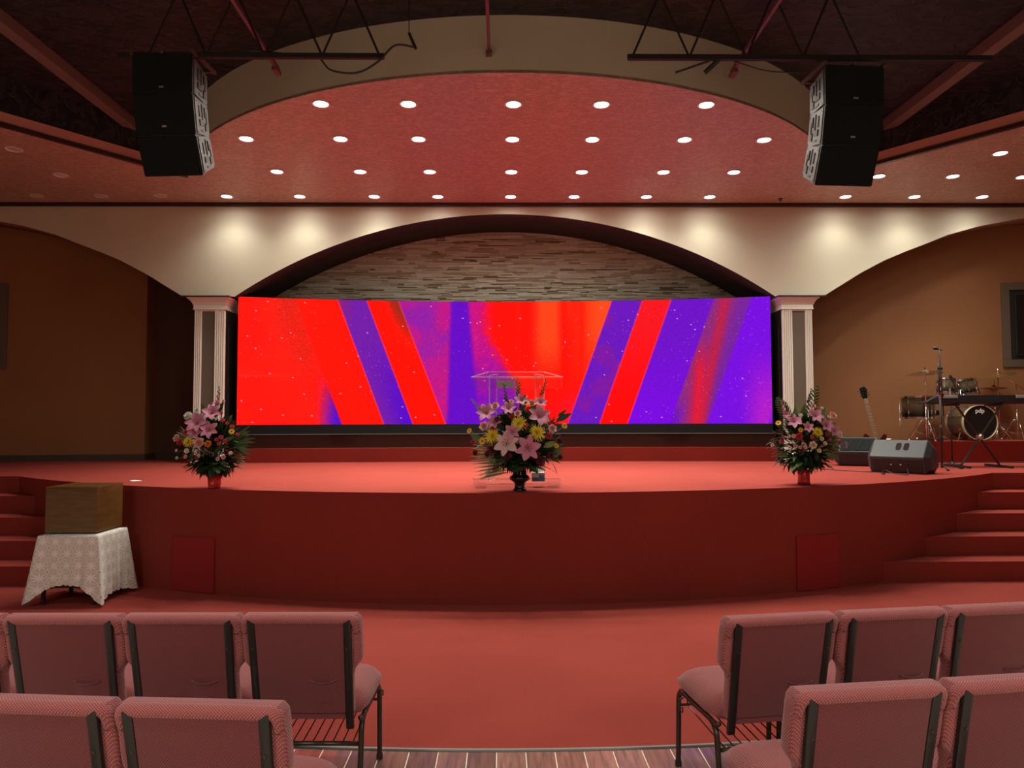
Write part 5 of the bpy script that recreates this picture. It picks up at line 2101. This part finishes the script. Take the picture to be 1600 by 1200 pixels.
def monitor(label, x, y, rz, grey, L_=0.70):
    t = thing('stage_monitor', label, 'loudspeaker', (x, y, HS), rz)
    h = L_ / 2
    # cross-section in (y, z), tapering to the ends
    prof = [(0.0, 0.20), (0.055, 0.006), (0.40, 0.0), (0.46, 0.05), (0.44, 0.30), (0.20, 0.405), (0.17, 0.40)]
    b = bmesh.new()
    A_ = [b.verts.new((-h, yy, zz)) for yy, zz in prof]
    B_ = [b.verts.new((h, yy, zz)) for yy, zz in prof]
    # outer end caps drawn in
    A2 = [b.verts.new((-h - 0.055, 0.23 + (yy - 0.23) * 0.62, 0.18 + (zz - 0.18) * 0.62)) for yy, zz in prof]
    B2 = [b.verts.new((h + 0.055, 0.23 + (yy - 0.23) * 0.62, 0.18 + (zz - 0.18) * 0.62)) for yy, zz in prof]
    for v in A2 + B2:
        v.co.z = max(v.co.z, 0.0)
    n_ = len(prof)
    for i in range(n_):
        j = (i + 1) % n_
        b.faces.new((A_[i], A_[j], B_[j], B_[i]))
        b.faces.new((A2[i], A2[j], A_[j], A_[i]))
        b.faces.new((B_[i], B_[j], B2[j], B2[i]))
    b.faces.new(A2)
    b.faces.new(list(reversed(B2)))
    bmesh.ops.bevel(b, geom=b.edges[:], offset=0.006, segments=1, affect='EDGES')
    obj('body', b, MONG if grey else MOND, t)
    # lower dark panel with connectors
    dn = Vector((0, 0.055, -0.194)).normalized()
    out_ = Vector((0, -0.194, -0.055)).normalized()
    b = bmesh.new()
    c_ = Vector((0, 0.03, 0.10)) + out_ * 0.003
    box(b, c_, (L_ * 0.93, 0.008, 0.165), rot=(math.atan2(0.055, 0.194), 0, 0), bevel=0.002)
    rear = obj('connector_panel', b, BLACKPL, t)
    if grey:
        for xx in (-0.10, -0.06, -0.01, 0.05, 0.12):
            b = bmesh.new()
            lathe(b, [(0.012, 0), (0.012, 0.008), (0.006, 0.01), (0.0001, 0.01)], n=12, mat4=M(Vector((xx, 0.025, 0.11)) + out_ * 0.006, (PI / 2 + 0.27, 0, 0)))
            obj('socket', b, CHROME if xx in (-0.06, 0.05) else BLACKMET, rear)
        # twin oval grip openings in the sloping face
        sl = math.atan2(0.2, 0.17)
        dirs = Vector((0, 0.17, 0.20)).normalized()
        nrm = Vector((0, -0.20, 0.17)).normalized()
        for xx in (0.0, 0.09):
            b = bmesh.new()
            vs_ = []
            for k in range(20):
                a = 2 * PI * k / 20
                px_, pz_ = 0.031 * math.copysign(abs(math.cos(a)) ** 0.6, math.cos(a)), 0.055 * math.copysign(abs(math.sin(a)) ** 0.6, math.sin(a))
                vs_.append(Vector((xx + px_, 0, 0)) + Vector((0, 0.0, 0.20)) + dirs * (0.165 + pz_) + nrm * 0.004)
            f1 = [b.verts.new(v) for v in vs_]
            f2 = [b.verts.new(v - nrm * 0.02) for v in vs_]
            b.faces.new(f1)
            for k in range(20):
                b.faces.new((f1[k], f1[(k + 1) % 20], f2[(k + 1) % 20], f2[k]))
            obj('port', b, GLOSSBLACK, t)
        b = bmesh.new()
        box(b, (h + 0.05, 0.24, 0.19), (0.012, 0.05, 0.10), rot=(0.3, 0, 0), bevel=0.004)
        obj('handle', b, BLACKMET, t)
    else:
        b = bmesh.new()
        nrm = Vector((0, -0.20, 0.17)).normalized()
        dirs = Vector((0, 0.17, 0.20)).normalized()
        c_ = Vector((0, 0.0, 0.20)) + dirs * 0.135 + nrm * 0.004
        box(b, c_, (L_ * 0.9, 0.22, 0.008), rot=(math.atan2(0.20, 0.17), 0, 0), bevel=0.003)
        obj('grille', b, GRILLE, t)
        b = bmesh.new()
        for k in range(3):
            tube(b, [Vector((-0.15 + 0.13 * k, 0.0, 0.20)) + dirs * 0.04 + nrm * 0.012, Vector((-0.05 + 0.13 * k, 0.0, 0.20)) + dirs * 0.24 + nrm * 0.012], 0.006, n=5)
        o_ = obj('grille_ribs', b, BLACKMET, t)
        o_['kind'] = 'stuff'
    return t


monitor('grey wedge stage monitor seen from behind with two oval ports', 4.77, 9.02, math.radians(-47), True, 0.62)
monitor('dark wedge stage monitor turned away beside the guitar', 4.95, 10.35, math.radians(-25), False, 0.50)
cable([(4.85, 8.92, HS + 0.07), (4.80, 8.80, HS + 0.01), (4.72, 8.72, HS + 0.006), (4.62, 8.78, HS + 0.02), (4.55, 8.85, HS + 0.05)], 0.005, 'short black cable hanging from the grey wedge monitor')
b = bmesh.new()
lathe(b, [(0.022, 0), (0.02, 0.01), (0.007, 0.035), (0.006, 0.06)], n=10)
tag(obj('cable_plug', b, BLACKPL, loc=(4.53, 8.86, HS), smooth=True), 'small black plug standing on the stage before the grey wedge monitor', 'plug')
cable([(3.95, 10.6, HS + 0.005), (4.1, 10.0, HS + 0.005), (4.4, 9.4, HS + 0.005), (4.6, 9.25, HS + 0.005)], 0.005, 'thin black cable on the stage from the right bouquet to the monitors')
cable([(5.5, 9.6, HS + 0.005), (6.0, 10.5, HS + 0.005), (6.3, 11.0, HS + 0.005), (7.2, 11.1, HS + 0.005), (8.4, 11.0, HS + 0.005)], 0.008, 'black cable along the foot of the drum riser')

# ================================================================== DRUM RISER
ZR = HS + 0.318
bm = bmesh.new()
extrude_poly(bm, [(5.87, 11.3), (9.2, 11.3), (9.2, 12.05), (8.2, 12.14), (5.87, 12.5)], HS, ZR)
rs_ = struct('drum_riser', bm, CARPET, 'red carpeted riser carrying the drum kit')

# ================================================================== DRUM KIT
DRUMG = mat('grey_brown_drum_lacquer', (0.13, 0.10, 0.06), rough=0.2, coat=0.7, metal=0.3)
DRUMS = bpy.data.materials.new('sunburst_drum_lacquer')
DRUMS.use_nodes = True
N, L = nodes_of(DRUMS)
pb = N['Principled BSDF']
pb.inputs['Roughness'].default_value = 0.22
pb.inputs['Metallic'].default_value = 0.3
pb.inputs['Coat Weight'].default_value = 0.6
tcn = N.new('ShaderNodeTexCoord')
sx_ = N.new('ShaderNodeSeparateXYZ')
L.new(tcn.outputs['Generated'], sx_.inputs[0])
rp = N.new('ShaderNodeValToRGB')
rp.color_ramp.elements[0].position = 0.12
rp.color_ramp.elements[0].color = (0.006, 0.005, 0.005, 1)
rp.color_ramp.elements[1].position = 0.6
rp.color_ramp.elements[1].color = (0.13, 0.10, 0.055, 1)
e3_ = rp.color_ramp.elements.new(1.0)
e3_.color = (0.06, 0.045, 0.03, 1)
L.new(sx_.outputs[2], rp.inputs['Fac'])
L.new(rp.outputs['Color'], pb.inputs['Base Color'])
HEADW = mat('drum_head_white', (0.75, 0.73, 0.68), rough=0.4)
HOOPC = mat('cream_bass_hoop', (0.62, 0.52, 0.34), rough=0.35, coat=0.4)
BRASS = mat('cymbal_bronze', (0.55, 0.36, 0.14), rough=0.25, metal=0.9)
BRASSL = mat('cymbal_pale_bronze', (0.75, 0.66, 0.48), rough=0.22, metal=0.85)


def drum(name, label, R_, H_, loc, rot, shell, lugs=8, head=HEADW, hoop=CHROME, hoop_w=0.018, legs=0):
    """drum about its local Z axis, origin at the bottom head"""
    t = thing(name, label, 'drum', loc)
    t.rotation_euler = rot
    b = bmesh.new()
    lathe(b, [(R_, 0.012), (R_, H_ - 0.012)], n=40, cap0=False, cap1=False)
    obj('shell', b, shell, t, smooth='all')
    for z_, s_ in ((0.0, 0), (H_, 1)):
        b = bmesh.new()
        lathe(b, [(R_ + 0.002, z_ - hoop_w), (R_ + 0.009, z_ - hoop_w), (R_ + 0.009, z_ + hoop_w * 0.6), (R_ + 0.002, z_ + hoop_w * 0.6), (R_ + 0.002, z_ - hoop_w)], n=40, cap0=False, cap1=False)
        obj('hoop', b, hoop, t, smooth=True)
        b = bmesh.new()
        lathe(b, [(R_ + 0.002, z_ - 0.003), (R_ * 0.5, z_ + 0.001), (0.0001, z_ + 0.002)], n=40, cap0=False, cap1=False)
        obj('drumhead', b, head if s_ else HEADW, t, smooth='all')
    for k in range(lugs):
        a = 2 * PI * (k + 0.5) / lugs
        p = Vector((math.cos(a) * (R_ + 0.01), math.sin(a) * (R_ + 0.01), 0))
        b = bmesh.new()
        tube(b, [p + Vector((0, 0, -0.005)), p + Vector((0, 0, H_ + 0.005))], 0.0035, n=6)
        for zz in (H_ * 0.25, H_ * 0.75):
            box(b, p + Vector((0, 0, zz)), (0.022, 0.022, 0.05), rot=(0, 0, a), bevel=0.005, seg=1)
        for zz in (0.0, H_):
            box(b, p + Vector((0, 0, zz)), (0.018, 0.016, 0.016), rot=(0, 0, a), bevel=0.003, seg=1)
        obj('tension_lug', b, CHROME, t, smooth=True)
    return t


ft = drum('floor_tom', 'grey brown sunburst floor tom at the left of the drum kit', 0.235, 0.33, (6.60, 11.75, ZR + 0.365), (0, 0, 0), DRUMS, lugs=6)
for k in range(3):
    a = 2 * PI * k / 3 + 0.6
    b = bmesh.new()
    p = Vector((math.cos(a) * 0.255, math.sin(a) * 0.255, 0))
    tube(b, [p + Vector((0, 0, 0.22)), p + Vector((0, 0, -0.28)), p * 1.12 + Vector((0, 0, -0.357))], 0.006, n=8)
    obj('leg', b, CHROME, ft, smooth='all')
bd = drum('bass_drum', 'black-headed bass drum with cream hoops behind the keyboard', 0.265, 0.44, (7.385, 11.86, ZR + 0.283), (PI / 2, 0, 0), DRUMG, lugs=8, head=GLOSSBLACK, hoop=HOOPC, hoop_w=0.03)
for s in (-1, 1):
    b = bmesh.new()
    tube(b, [(s * 0.24, -0.12, 0.34), (s * 0.33, -0.276, 0.40)], 0.008, n=8)
    obj('spur', b, CHROME, bd, smooth='all')
# lettering on the front head
tx = bpy.data.curves.new('head_lettering', 'FONT')
tx.body = 'pdp'
tx.size = 0.095
tx.align_x = 'CENTER'
tx.extrude = 0.001
tx.offset = 0.0015
txo = bpy.data.objects.new('head_lettering', tx)
COL.objects.link(txo)
dg_ = bpy.context.evaluated_depsgraph_get()
tme = bpy.data.meshes.new_from_object(txo.evaluated_get(dg_))
bpy.data.objects.remove(txo)
tme.materials.clear()
tme.materials.append(WHITE)
lo_ = obj_me('head_lettering', tme, None, bd, loc=(0.0, 0.155, 0.445))

tm1 = drum('tom_drum', 'chrome-fitted rack tom at the left above the bass drum', 0.15, 0.23, (7.115, 11.80, ZR + 0.73), (math.radians(-14), math.radians(10), 0), DRUMS, lugs=8)
tm2 = drum('tom_drum', 'chrome-fitted rack tom at the right above the bass drum', 0.155, 0.23, (7.455, 11.80, ZR + 0.725), (math.radians(-14), math.radians(-6), 0), DRUMS, lugs=8)
b = bmesh.new()
tube(b, [(7.28, 11.72, ZR + 0.55), (7.28, 11.72, ZR + 0.80)], 0.013, n=8)
tube(b, [(7.28, 11.72, ZR + 0.80), (7.18, 11.76, ZR + 0.82)], 0.009, n=8)
tube(b, [(7.28, 11.72, ZR + 0.80), (7.38, 11.76, ZR + 0.82)], 0.009, n=8)
tag(obj('tom_holder', b, CHROME, smooth='all'), 'chrome double tom holder standing on the bass drum', 'drum hardware')


def cymbal_mesh(R_, bell=0.18):
    b = bmesh.new()
    lathe(b, [(R_, 0.0), (R_ * 0.7, 0.012), (R_ * 0.25, 0.026), (R_ * 0.19, 0.034), (R_ * 0.12, 0.052), (0.008, 0.058)], n=40, cap0=False, cap1=False)
    lathe(b, [(R_, -0.002), (R_ * 0.7, 0.010), (R_ * 0.25, 0.024), (R_ * 0.19, 0.032), (R_ * 0.12, 0.050), (0.008, 0.056)], n=40, cap0=False, cap1=False)
    return b


def tripod(t, x, y, z0, ztop, spread=0.22, hub=0.33, m_=CHROME, a0=0.5, r_=0.009):
    b = bmesh.new()
    tube(b, [(x, y, z0 + 0.06), (x, y, z0 + (ztop - z0) * 0.55)], r_ * 1.25, n=10)
    tube(b, [(x, y, z0 + (ztop - z0) * 0.5), (x, y, ztop)], r_ * 0.8, n=10)
    for zz in (z0 + (ztop - z0) * 0.53, z0 + hub):
        lathe(b, [(r_ * 2, zz - 0.02), (r_ * 2.2, zz), (r_ * 2, zz + 0.02)], n=10, mat4=M((x, y, 0)))
    obj('pole', b, m_, t, smooth='all')
    for k in range(3):
        a = a0 + 2 * PI * k / 3
        b = bmesh.new()
        f = Vector((x + spread * math.cos(a), y + spread * math.sin(a), z0 + 0.012))
        tube(b, [(x, y, z0 + hub), (x + spread * 0.25 * math.cos(a), y + spread * 0.25 * math.sin(a), z0 + hub - 0.015), f], r_ * 0.8, n=8)
        tube(b, [(x, y, z0 + 0.09), (x + (f.x - x) * 0.62, y + (f.y - y) * 0.62, z0 + 0.012 + (hub - 0.02) * 0.42)], r_ * 0.5, n=6)
        lathe(b, [(0.014, 0), (0.016, 0.015), (0.012, 0.03)], n=8, mat4=M((f.x, f.y, z0)))
        obj('leg', b, m_, t, smooth='all')


t = thing('crash_cymbal', 'pale crash cymbal on a chrome stand above the floor tom', 'cymbal', (0, 0, 0))
tripod(t, 6.56, 11.45, ZR, 2.44, spread=0.24, hub=0.34)
b = cymbal_mesh(0.265)
o = obj('cymbal', b, BRASSL, t, smooth='all', loc=(6.565, 11.45, 2.385), rot=(math.radians(-6), math.radians(-1), 0))
b = bmesh.new()
lathe(b, [(0.02, 0.05), (0.02, 0.062), (0.006, 0.07), (0.006, 0.10)], n=12, mat4=M((6.56, 11.45, 2.385)))
obj('wing_nut', b, BLACKMET, t, smooth=True)
t = thing('hi_hat', 'bronze hi-hat cymbal pair low behind the keyboard', 'cymbal', (0, 0, 0))
tripod(t, 7.95, 11.9, ZR, 2.30, spread=0.2, hub=0.3, a0=0.1, r_=0.007)
obj('cymbal', cymbal_mesh(0.20), BRASS, t, smooth='all', loc=(7.94, 11.9, 2.17))
obj('cymbal', cymbal_mesh(0.20), BRASS, t, smooth='all', loc=(7.94, 11.9, 2.17), rot=(PI, 0, 0))
t = thing('ride_cymbal', 'tilted bronze ride cymbal above the hi-hat at the right', 'cymbal', (0, 0, 0))
b = bmesh.new()
obj('cymbal', cymbal_mesh(0.255), BRASS, t, smooth='all', loc=(7.95, 11.8, 2.375), rot=(math.radians(5), math.radians(-12), 0))
lathe(b, [(0.016, 0.0), (0.02, 0.02), (0.014, 0.035), (0.006, 0.05)], n=10, mat4=M((7.945, 11.8, 2.43)))
obj('wing_nut', b, CHROME, t, smooth=True)
b = bmesh.new()
tube(b, [(7.945, 11.8, ZR + 0.25), (7.945, 11.8, 2.42)], 0.007, n=8)
tube(b, [(7.945, 11.8, ZR + 0.25), (7.80, 11.7, ZR)], 0.007, n=8)
tube(b, [(7.945, 11.8, ZR + 0.25), (8.08, 11.7, ZR)], 0.007, n=8)
tube(b, [(7.945, 11.8, ZR + 0.25), (7.945, 12.0, ZR)], 0.007, n=8)
obj('stand', b, CHROME, t, smooth='all')
t = thing('boom_stand', 'chrome boom stand with a slanting arm at the right end of the drums', 'stand', (0, 0, 0))
tripod(t, 8.2, 11.75, ZR, 2.24, spread=0.22, hub=0.33, a0=0.3)
b = bmesh.new()
tube(b, [(8.06, 11.75, 2.325), (8.38, 11.75, 2.115)], 0.008, n=8)
tube(b, [(8.33, 11.75, 2.148), (8.38, 11.75, 2.115)], 0.012, n=8)
obj('boom_arm', b, CHROME, t, smooth='all')
b = bmesh.new()
box(b, (0, 0, 0.008), (0.09, 0.24, 0.012), rot=(0, 0, 0), bevel=0.003)
box(b, (0, 0.02, 0.045), (0.075, 0.22, 0.010), rot=(0.25, 0, 0), bevel=0.003)
tube(b, [(0.05, 0.1, 0.0), (0.05, 0.1, 0.12), (-0.05, 0.1, 0.12), (-0.05, 0.1, 0.0)], 0.005, n=6)
tag(obj('drum_pedal', b, CHROME, loc=(6.95, 11.55, ZR), rot=(0, 0, 0.3)), 'chrome drum pedal on the riser between floor tom and bass drum', 'pedal')
b = bmesh.new()
box(b, (0, 0, 0.02), (0.19, 0.10, 0.04), bevel=0.006)
for k in range(3):
    lathe(b, [(0.01, 0.04), (0.01, 0.052), (0.0001, 0.054)], n=8, mat4=M((-0.06 + 0.06 * k, 0, 0)))
tag(obj('effects_box', b, BLACKPL, loc=(6.66, 11.38, ZR)), 'small black effects box at the front edge of the drum riser', 'pedal')
b = bmesh.new()
g = [[b.verts.new((-0.1 + 0.2 * i / 6, -0.08 + 0.16 * j / 6, 0.004 + 0.045 * abs(math.sin(i * 1.3) * math.cos(j * 1.1)) * (1 - abs(i - 3) / 4))) for j in range(7)] for i in range(7)]
for i in range(6):
    for j in range(6):
        b.faces.new((g[i][j], g[i + 1][j], g[i + 1][j + 1], g[i][j + 1]))
tag(obj('crumpled_cloth', b, PAPER, smooth='all', loc=(6.05, 11.6, ZR)), 'crumpled white cloth at the left end of the drum riser', 'cloth')
b = bmesh.new()
lathe(b, [(0.14, 0.40), (0.15, 0.42), (0.15, 0.47), (0.12, 0.485), (0.0001, 0.487)], n=24)
dt = thing('drum_stool', 'dark round drum stool behind the bass drum', 'stool', (7.0, 12.1, ZR))
obj('seat', b, BLACKPL, dt, smooth=True)
tripod(dt, 0, 0, 0, 0.40, spread=0.2, hub=0.25)

# ================================================================== KEYBOARD ON X STAND
KY = 10.0
KG = mat('keyboard_grey_top', (0.34, 0.35, 0.35), rough=0.35)
t = thing('keyboard', 'black electronic keyboard with a grey panel, seen from behind', 'keyboard', (6.55, KY, 0))
b = bmesh.new()
prism_yz(b, [(0.0, 1.905), (0.03, 1.885), (0.30, 1.885), (0.31, 1.935), (0.14, 1.955), (0.10, 1.993), (0.012, 1.995)], -0.66, 0.90, bevel=0.004)
# left end cheek tapers down
obj('body', b, BLACKPL, t)
b = bmesh.new()
vs_ = [b.verts.new(p) for p in ((-0.66, 0.0, 1.90), (-0.66, 0.30, 1.887), (-0.66, 0.30, 1.93), (-0.66, 0.10, 1.99), (-0.66, 0.0, 1.985),
                                (-0.80, 0.04, 1.885), (-0.80, 0.26, 1.885), (-0.80, 0.26, 1.90), (-0.80, 0.10, 1.912), (-0.80, 0.04, 1.905))]
for i in range(5):
    j = (i + 1) % 5
    b.faces.new((vs_[i], vs_[j], vs_[5 + j], vs_[5 + i]))
b.faces.new(vs_[5:])
b.faces.new(list(reversed(vs_[:5])))
obj('end_cheek', b, BLACKPL, t)
for x0, x1 in ((-0.64, -0.38), (0.42, 0.88)):
    b = bmesh.new()
    box(b, *bx(x0, x1, 0.012, 0.10, 1.992, 1.9985), bevel=0.002)
    box(b, *bx(x0, x1, -0.003, 0.004, 1.962, 1.995), bevel=0.002)
    obj('control_panel', b, KG, t)
b = bmesh.new()
box(b, *bx(-0.38, 0.42, 0.012, 0.10, 1.992, 2.001), bevel=0.002)
obj('speaker_panel', b, GLOSSBLACK, t)
wk = None
b = bmesh.new()
for k in range(45):
    box(b, (-0.60 + k * 0.0325, 0.24, 1.945), (0.030, 0.13, 0.016))
o = obj('keys', b, WHITE, t)
o['kind'] = 'stuff'
t = thing('keyboard_stand', 'black X-shaped folding stand under the keyboard', 'stand', (6.48, KY + 0.05, 0))
for s in (-1, 1):
    b = bmesh.new()
    for yy in ((-0.018, 0.018) if s > 0 else (0.0,)):
        pass
    yy = 0.02 * s
    tube(b, [(s * 0.275, yy, HS + 0.035), (-s * 0.30, yy, 1.868)], 0.02, n=8, flat=0.6)
    obj('leg', b, BLACKMET, t)
    b = bmesh.new()
    box(b, (s * 0.285, 0.05, HS + 0.018), (0.036, 0.50, 0.03), rot=(0, 0, 0), bevel=0.006)
    for q_ in (-1, 1):
        box(b, (s * 0.285, 0.05 + q_ * 0.25, HS + 0.016), (0.045, 0.05, 0.032), bevel=0.006)
    obj('foot_bar', b, BLACKPL, t)
    b = bmesh.new()
    box(b, (s * 0.30, 0.14, 1.872), (0.036, 0.36, 0.026), bevel=0.005)
    obj('support_arm', b, BLACKPL, t)
b = bmesh.new()
lathe(b, [(0.035, -0.045), (0.04, -0.02), (0.04, 0.02), (0.02, 0.045), (0.0001, 0.046)], n=16, mat4=M((0, -0.02, 1.437), (PI / 2, 0, 0)))
obj('lock_knob', b, CHROME, t, smooth=True)

# ================================================================== MICROPHONE STANDS
t = thing('microphone_stand', 'tall black microphone stand in front of the floor tom', 'microphone stand', (5.745, 9.7, HS))
b = bmesh.new()
tube(b, [(0, 0, 0.02), (0, 0, 0.95)], 0.014, n=10)
tube(b, [(0, 0, 0.9), (-0.012, 0, 1.40)], 0.010, n=8)
obj('pole', b, BLACKMET, t, smooth='all')
b = bmesh.new()
tube(b, [(0.035, -0.01, 0.70), (0.0, -0.01, 1.585)], 0.008, n=8)
box(b, (0.01, 0, 1.33), (0.06, 0.03, 0.035), bevel=0.006)
box(b, (0.02, 0, 0.98), (0.05, 0.03, 0.04), bevel=0.006)
obj('boom_arm', b, BLACKMET, t, smooth='all')
b = bmesh.new()
lathe(b, [(0.008, 0.0), (0.012, 0.06), (0.019, 0.075), (0.020, 0.10), (0.012, 0.115), (0.0001, 0.118)], n=12, mat4=M((0.04, 0, 1.575), (0, -PI / 2 + 0.25, 0)))
obj('microphone', b, BLACKMET, t, smooth=True)
b = bmesh.new()
lathe(b, [(0.018, 0), (0.018, 0.05)], n=12, mat4=M((0, 0, 0.93)))
lathe(b, [(0.02, 0), (0.02, 0.04)], n=12, mat4=M((0, 0, 0.55)))
obj('clutch', b, CHROME, t, smooth=True)
for k in range(3):
    a = 0.2 + 2 * PI * k / 3
    b = bmesh.new()
    tube(b, [(0, 0, 0.07), (0.3 * math.cos(a), 0.3 * math.sin(a), 0.012)], 0.008, n=8)
    box(b, (0.3 * math.cos(a), 0.3 * math.sin(a), 0.012), (0.05, 0.03, 0.024), rot=(0, 0, a), bevel=0.006)
    obj('leg', b, BLACKMET, t, smooth=True)
t = thing('microphone_stand', 'short black stand with a slanting microphone before the rack toms', 'microphone stand', (6.43, 10.6, HS))
b = bmesh.new()
tube(b, [(0.0, 0, 0.02), (0.0, 0, 1.10)], 0.011, n=8)
obj('pole', b, BLACKMET, t, smooth='all')
b = bmesh.new()
tube(b, [(0.0, 0, 1.08), (0.02, 0.0, 1.13), (0.07, 0, 1.05)], 0.008, n=8)
obj('clip', b, BLACKMET, t, smooth='all')
b = bmesh.new()
lathe(b, [(0.010, -0.14), (0.012, 0.0), (0.014, 0.06), (0.021, 0.085), (0.021, 0.115), (0.012, 0.13), (0.0001, 0.133)], n=12, mat4=M((0.055, 0, 1.18), (0, -0.42, 0)))
obj('microphone', b, BLACKMET, t, smooth=True)
b = bmesh.new()
lathe(b, [(0.13, 0), (0.13, 0.012), (0.03, 0.025), (0.012, 0.05)], n=24)
obj('round_base', b, BLACKMET, t, smooth=True)

# ================================================================== GUITAR ON ITS STAND
GUITR = mat('dark_red_guitar_lacquer', (0.05, 0.008, 0.008), rough=0.15, coat=0.7)
FRET = mat('rosewood_fretboard', (0.30, 0.20, 0.13), rough=0.4)
t = thing('electric_guitar', 'dark red electric guitar leaning upright behind the monitors', 'guitar', (5.42, 10.62, HS + 0.06))
t.rotation_euler = (math.radians(-8), math.radians(-10.5), math.radians(-8))
b = bmesh.new()
oc = [(-0.155, 0.10), (-0.17, 0.03), (-0.13, -0.03), (-0.03, -0.045), (0.08, -0.045), (0.15, -0.01), (0.17, 0.07), (0.135, 0.15), (0.105, 0.20), (0.125, 0.27), (0.15, 0.34), (0.12, 0.37), (0.075, 0.33), (0.03, 0.30), (-0.03, 0.30), (-0.075, 0.36), (-0.125, 0.42), (-0.155, 0.38), (-0.135, 0.29), (-0.115, 0.21), (-0.125, 0.15)]
oc = [(p.x, p.y) for p in spline([(x, z, 0) for x, z in oc + [oc[0]]], 3)][:-1]
a_ = [b.verts.new((x, -0.02, z)) for x, z in oc]
c_ = [b.verts.new((x, 0.022, z)) for x, z in oc]
tris = tessellate_polygon([[Vector((x, z, 0)) for x, z in oc]])
for tr in tris:
    b.faces.new([a_[i] for i in tr])
    b.faces.new([c_[i] for i in reversed(tr)])
for i in range(len(oc)):
    j = (i + 1) % len(oc)
    b.faces.new((a_[i], a_[j], c_[j], c_[i]))
obj('body', b, GUITR, t, smooth=True)
b = bmesh.new()
box(b, (0, -0.022, 0.60), (0.052, 0.022, 0.64), bevel=0.006)
nk = obj('neck', b, FRET, t)
for k in range(14):
    b = bmesh.new()
    z_ = 0.90 - 0.60 * (1 - 0.93 ** (k + 1)) / (1 - 0.93 ** 15)
    box(b, (0, -0.034, z_), (0.05, 0.003, 0.004))
    obj('fret', b, CHROME, nk)
b = bmesh.new()
hs_ = [(-0.026, 0.92), (0.026, 0.92), (0.035, 0.95), (0.048, 1.06), (0.02, 1.10), (-0.045, 1.085), (-0.04, 0.95)]
a_ = [b.verts.new((x, -0.03, z)) for x, z in hs_]
c_ = [b.verts.new((x, -0.014, z)) for x, z in hs_]
b.faces.new(a_)
b.faces.new(list(reversed(c_)))
for i in range(len(hs_)):
    j = (i + 1) % len(hs_)
    b.faces.new((a_[i], a_[j], c_[j], c_[i]))
hd = obj('headstock', b, GLOSSBLACK, t)
for k in range(3):
    for s in (-1, 1):
        b = bmesh.new()
        lathe(b, [(0.007, -0.012), (0.007, 0.012)], n=8, mat4=M((s * 0.024, -0.034, 0.97 + 0.04 * k), (PI / 2, 0, 0)))
        box(b, (s * 0.056, -0.024, 0.97 + 0.04 * k), (0.024, 0.008, 0.018), bevel=0.003, seg=1)
        obj('tuning_peg', b, CHROME, hd)
b = bmesh.new()
for k in range(6):
    x = -0.018 + 0.0072 * k
    tube(b, [(x, -0.042, 0.06), (x, -0.038, 0.93)], 0.0007, n=3)
o = obj('strings', b, CHROME, t)
o['kind'] = 'stuff'
for zz in (0.12, 0.22):
    b = bmesh.new()
    box(b, (0, -0.03, zz), (0.085, 0.02, 0.036), bevel=0.004)
    obj('pickup', b, CHROME, t)
b = bmesh.new()
box(b, (0, -0.03, 0.055), (0.08, 0.018, 0.016), bevel=0.003)
obj('bridge', b, CHROME, t)
t = thing('guitar_stand', 'low black stand holding the dark red guitar', 'stand', (5.42, 10.68, HS))
for k, (xx, yy) in enumerate(((-0.17, -0.14), (0.17, -0.14), (0.0, 0.2))):
    b = bmesh.new()
    tube(b, [(0, 0.02, 0.35), (xx, yy, 0.008)], 0.008, n=8)
    obj('leg', b, BLACKMET, t, smooth='all')
b = bmesh.new()
for s in (-1, 1):
    tube(b, [(0, 0.06, 0.12), (s * 0.09, 0.0, 0.07), (s * 0.09, -0.13, 0.05), (s * 0.09, -0.135, 0.09)], 0.007, n=6)
obj('cradle', b, BLACKMET, t, smooth='all')

# ================================================================== TELEVISIONS IN THE BAY WALLS
TVF = mat('dark_taupe_frame', (0.11, 0.085, 0.06), rough=0.5)
for s in (-1, 1):
    nm = 'left' if s < 0 else 'right'
    xc, zc_ = (-9.08 if s < 0 else 9.20), 3.235
    yc = bay_y(xc)
    t = thing('wall_television', 'dark framed television in the brown %s bay wall, cut by the picture edge' % nm, 'television', (xc, yc, zc_), -s * math.atan(0.172))
    W2, H2, fw = 0.93, 0.705, 0.125
    for (x0, x1, z0, z1) in ((-W2, W2, H2 - fw, H2), (-W2, W2, -H2, -H2 + fw), (-W2, -W2 + fw, -H2 + fw, H2 - fw), (W2 - fw, W2, -H2 + fw, H2 - fw)):
        b = bmesh.new()
        box(b, *bx(x0, x1, -0.035, -0.002, z0, z1), bevel=0.004)
        obj('frame_board', b, TVF, t)
    b = bmesh.new()
    box(b, *bx(-W2 + fw, W2 - fw, -0.004, -0.002, -H2 + fw, H2 - fw))
    obj('recess', b, BLACKMET, t)
    b = bmesh.new()
    box(b, *bx(-W2 + fw + 0.07, W2 - fw - 0.07, -0.045, -0.006, -H2 + fw + 0.06, H2 - fw - 0.06), bevel=0.006)
    tvb = obj('television_set', b, BLACKPL, t)
    b = bmesh.new()
    box(b, *bx(-W2 + fw + 0.09, W2 - fw - 0.09, -0.048, -0.044, -H2 + fw + 0.08, H2 - fw - 0.08))
    obj('glass', b, GLOSSBLACK, tvb)
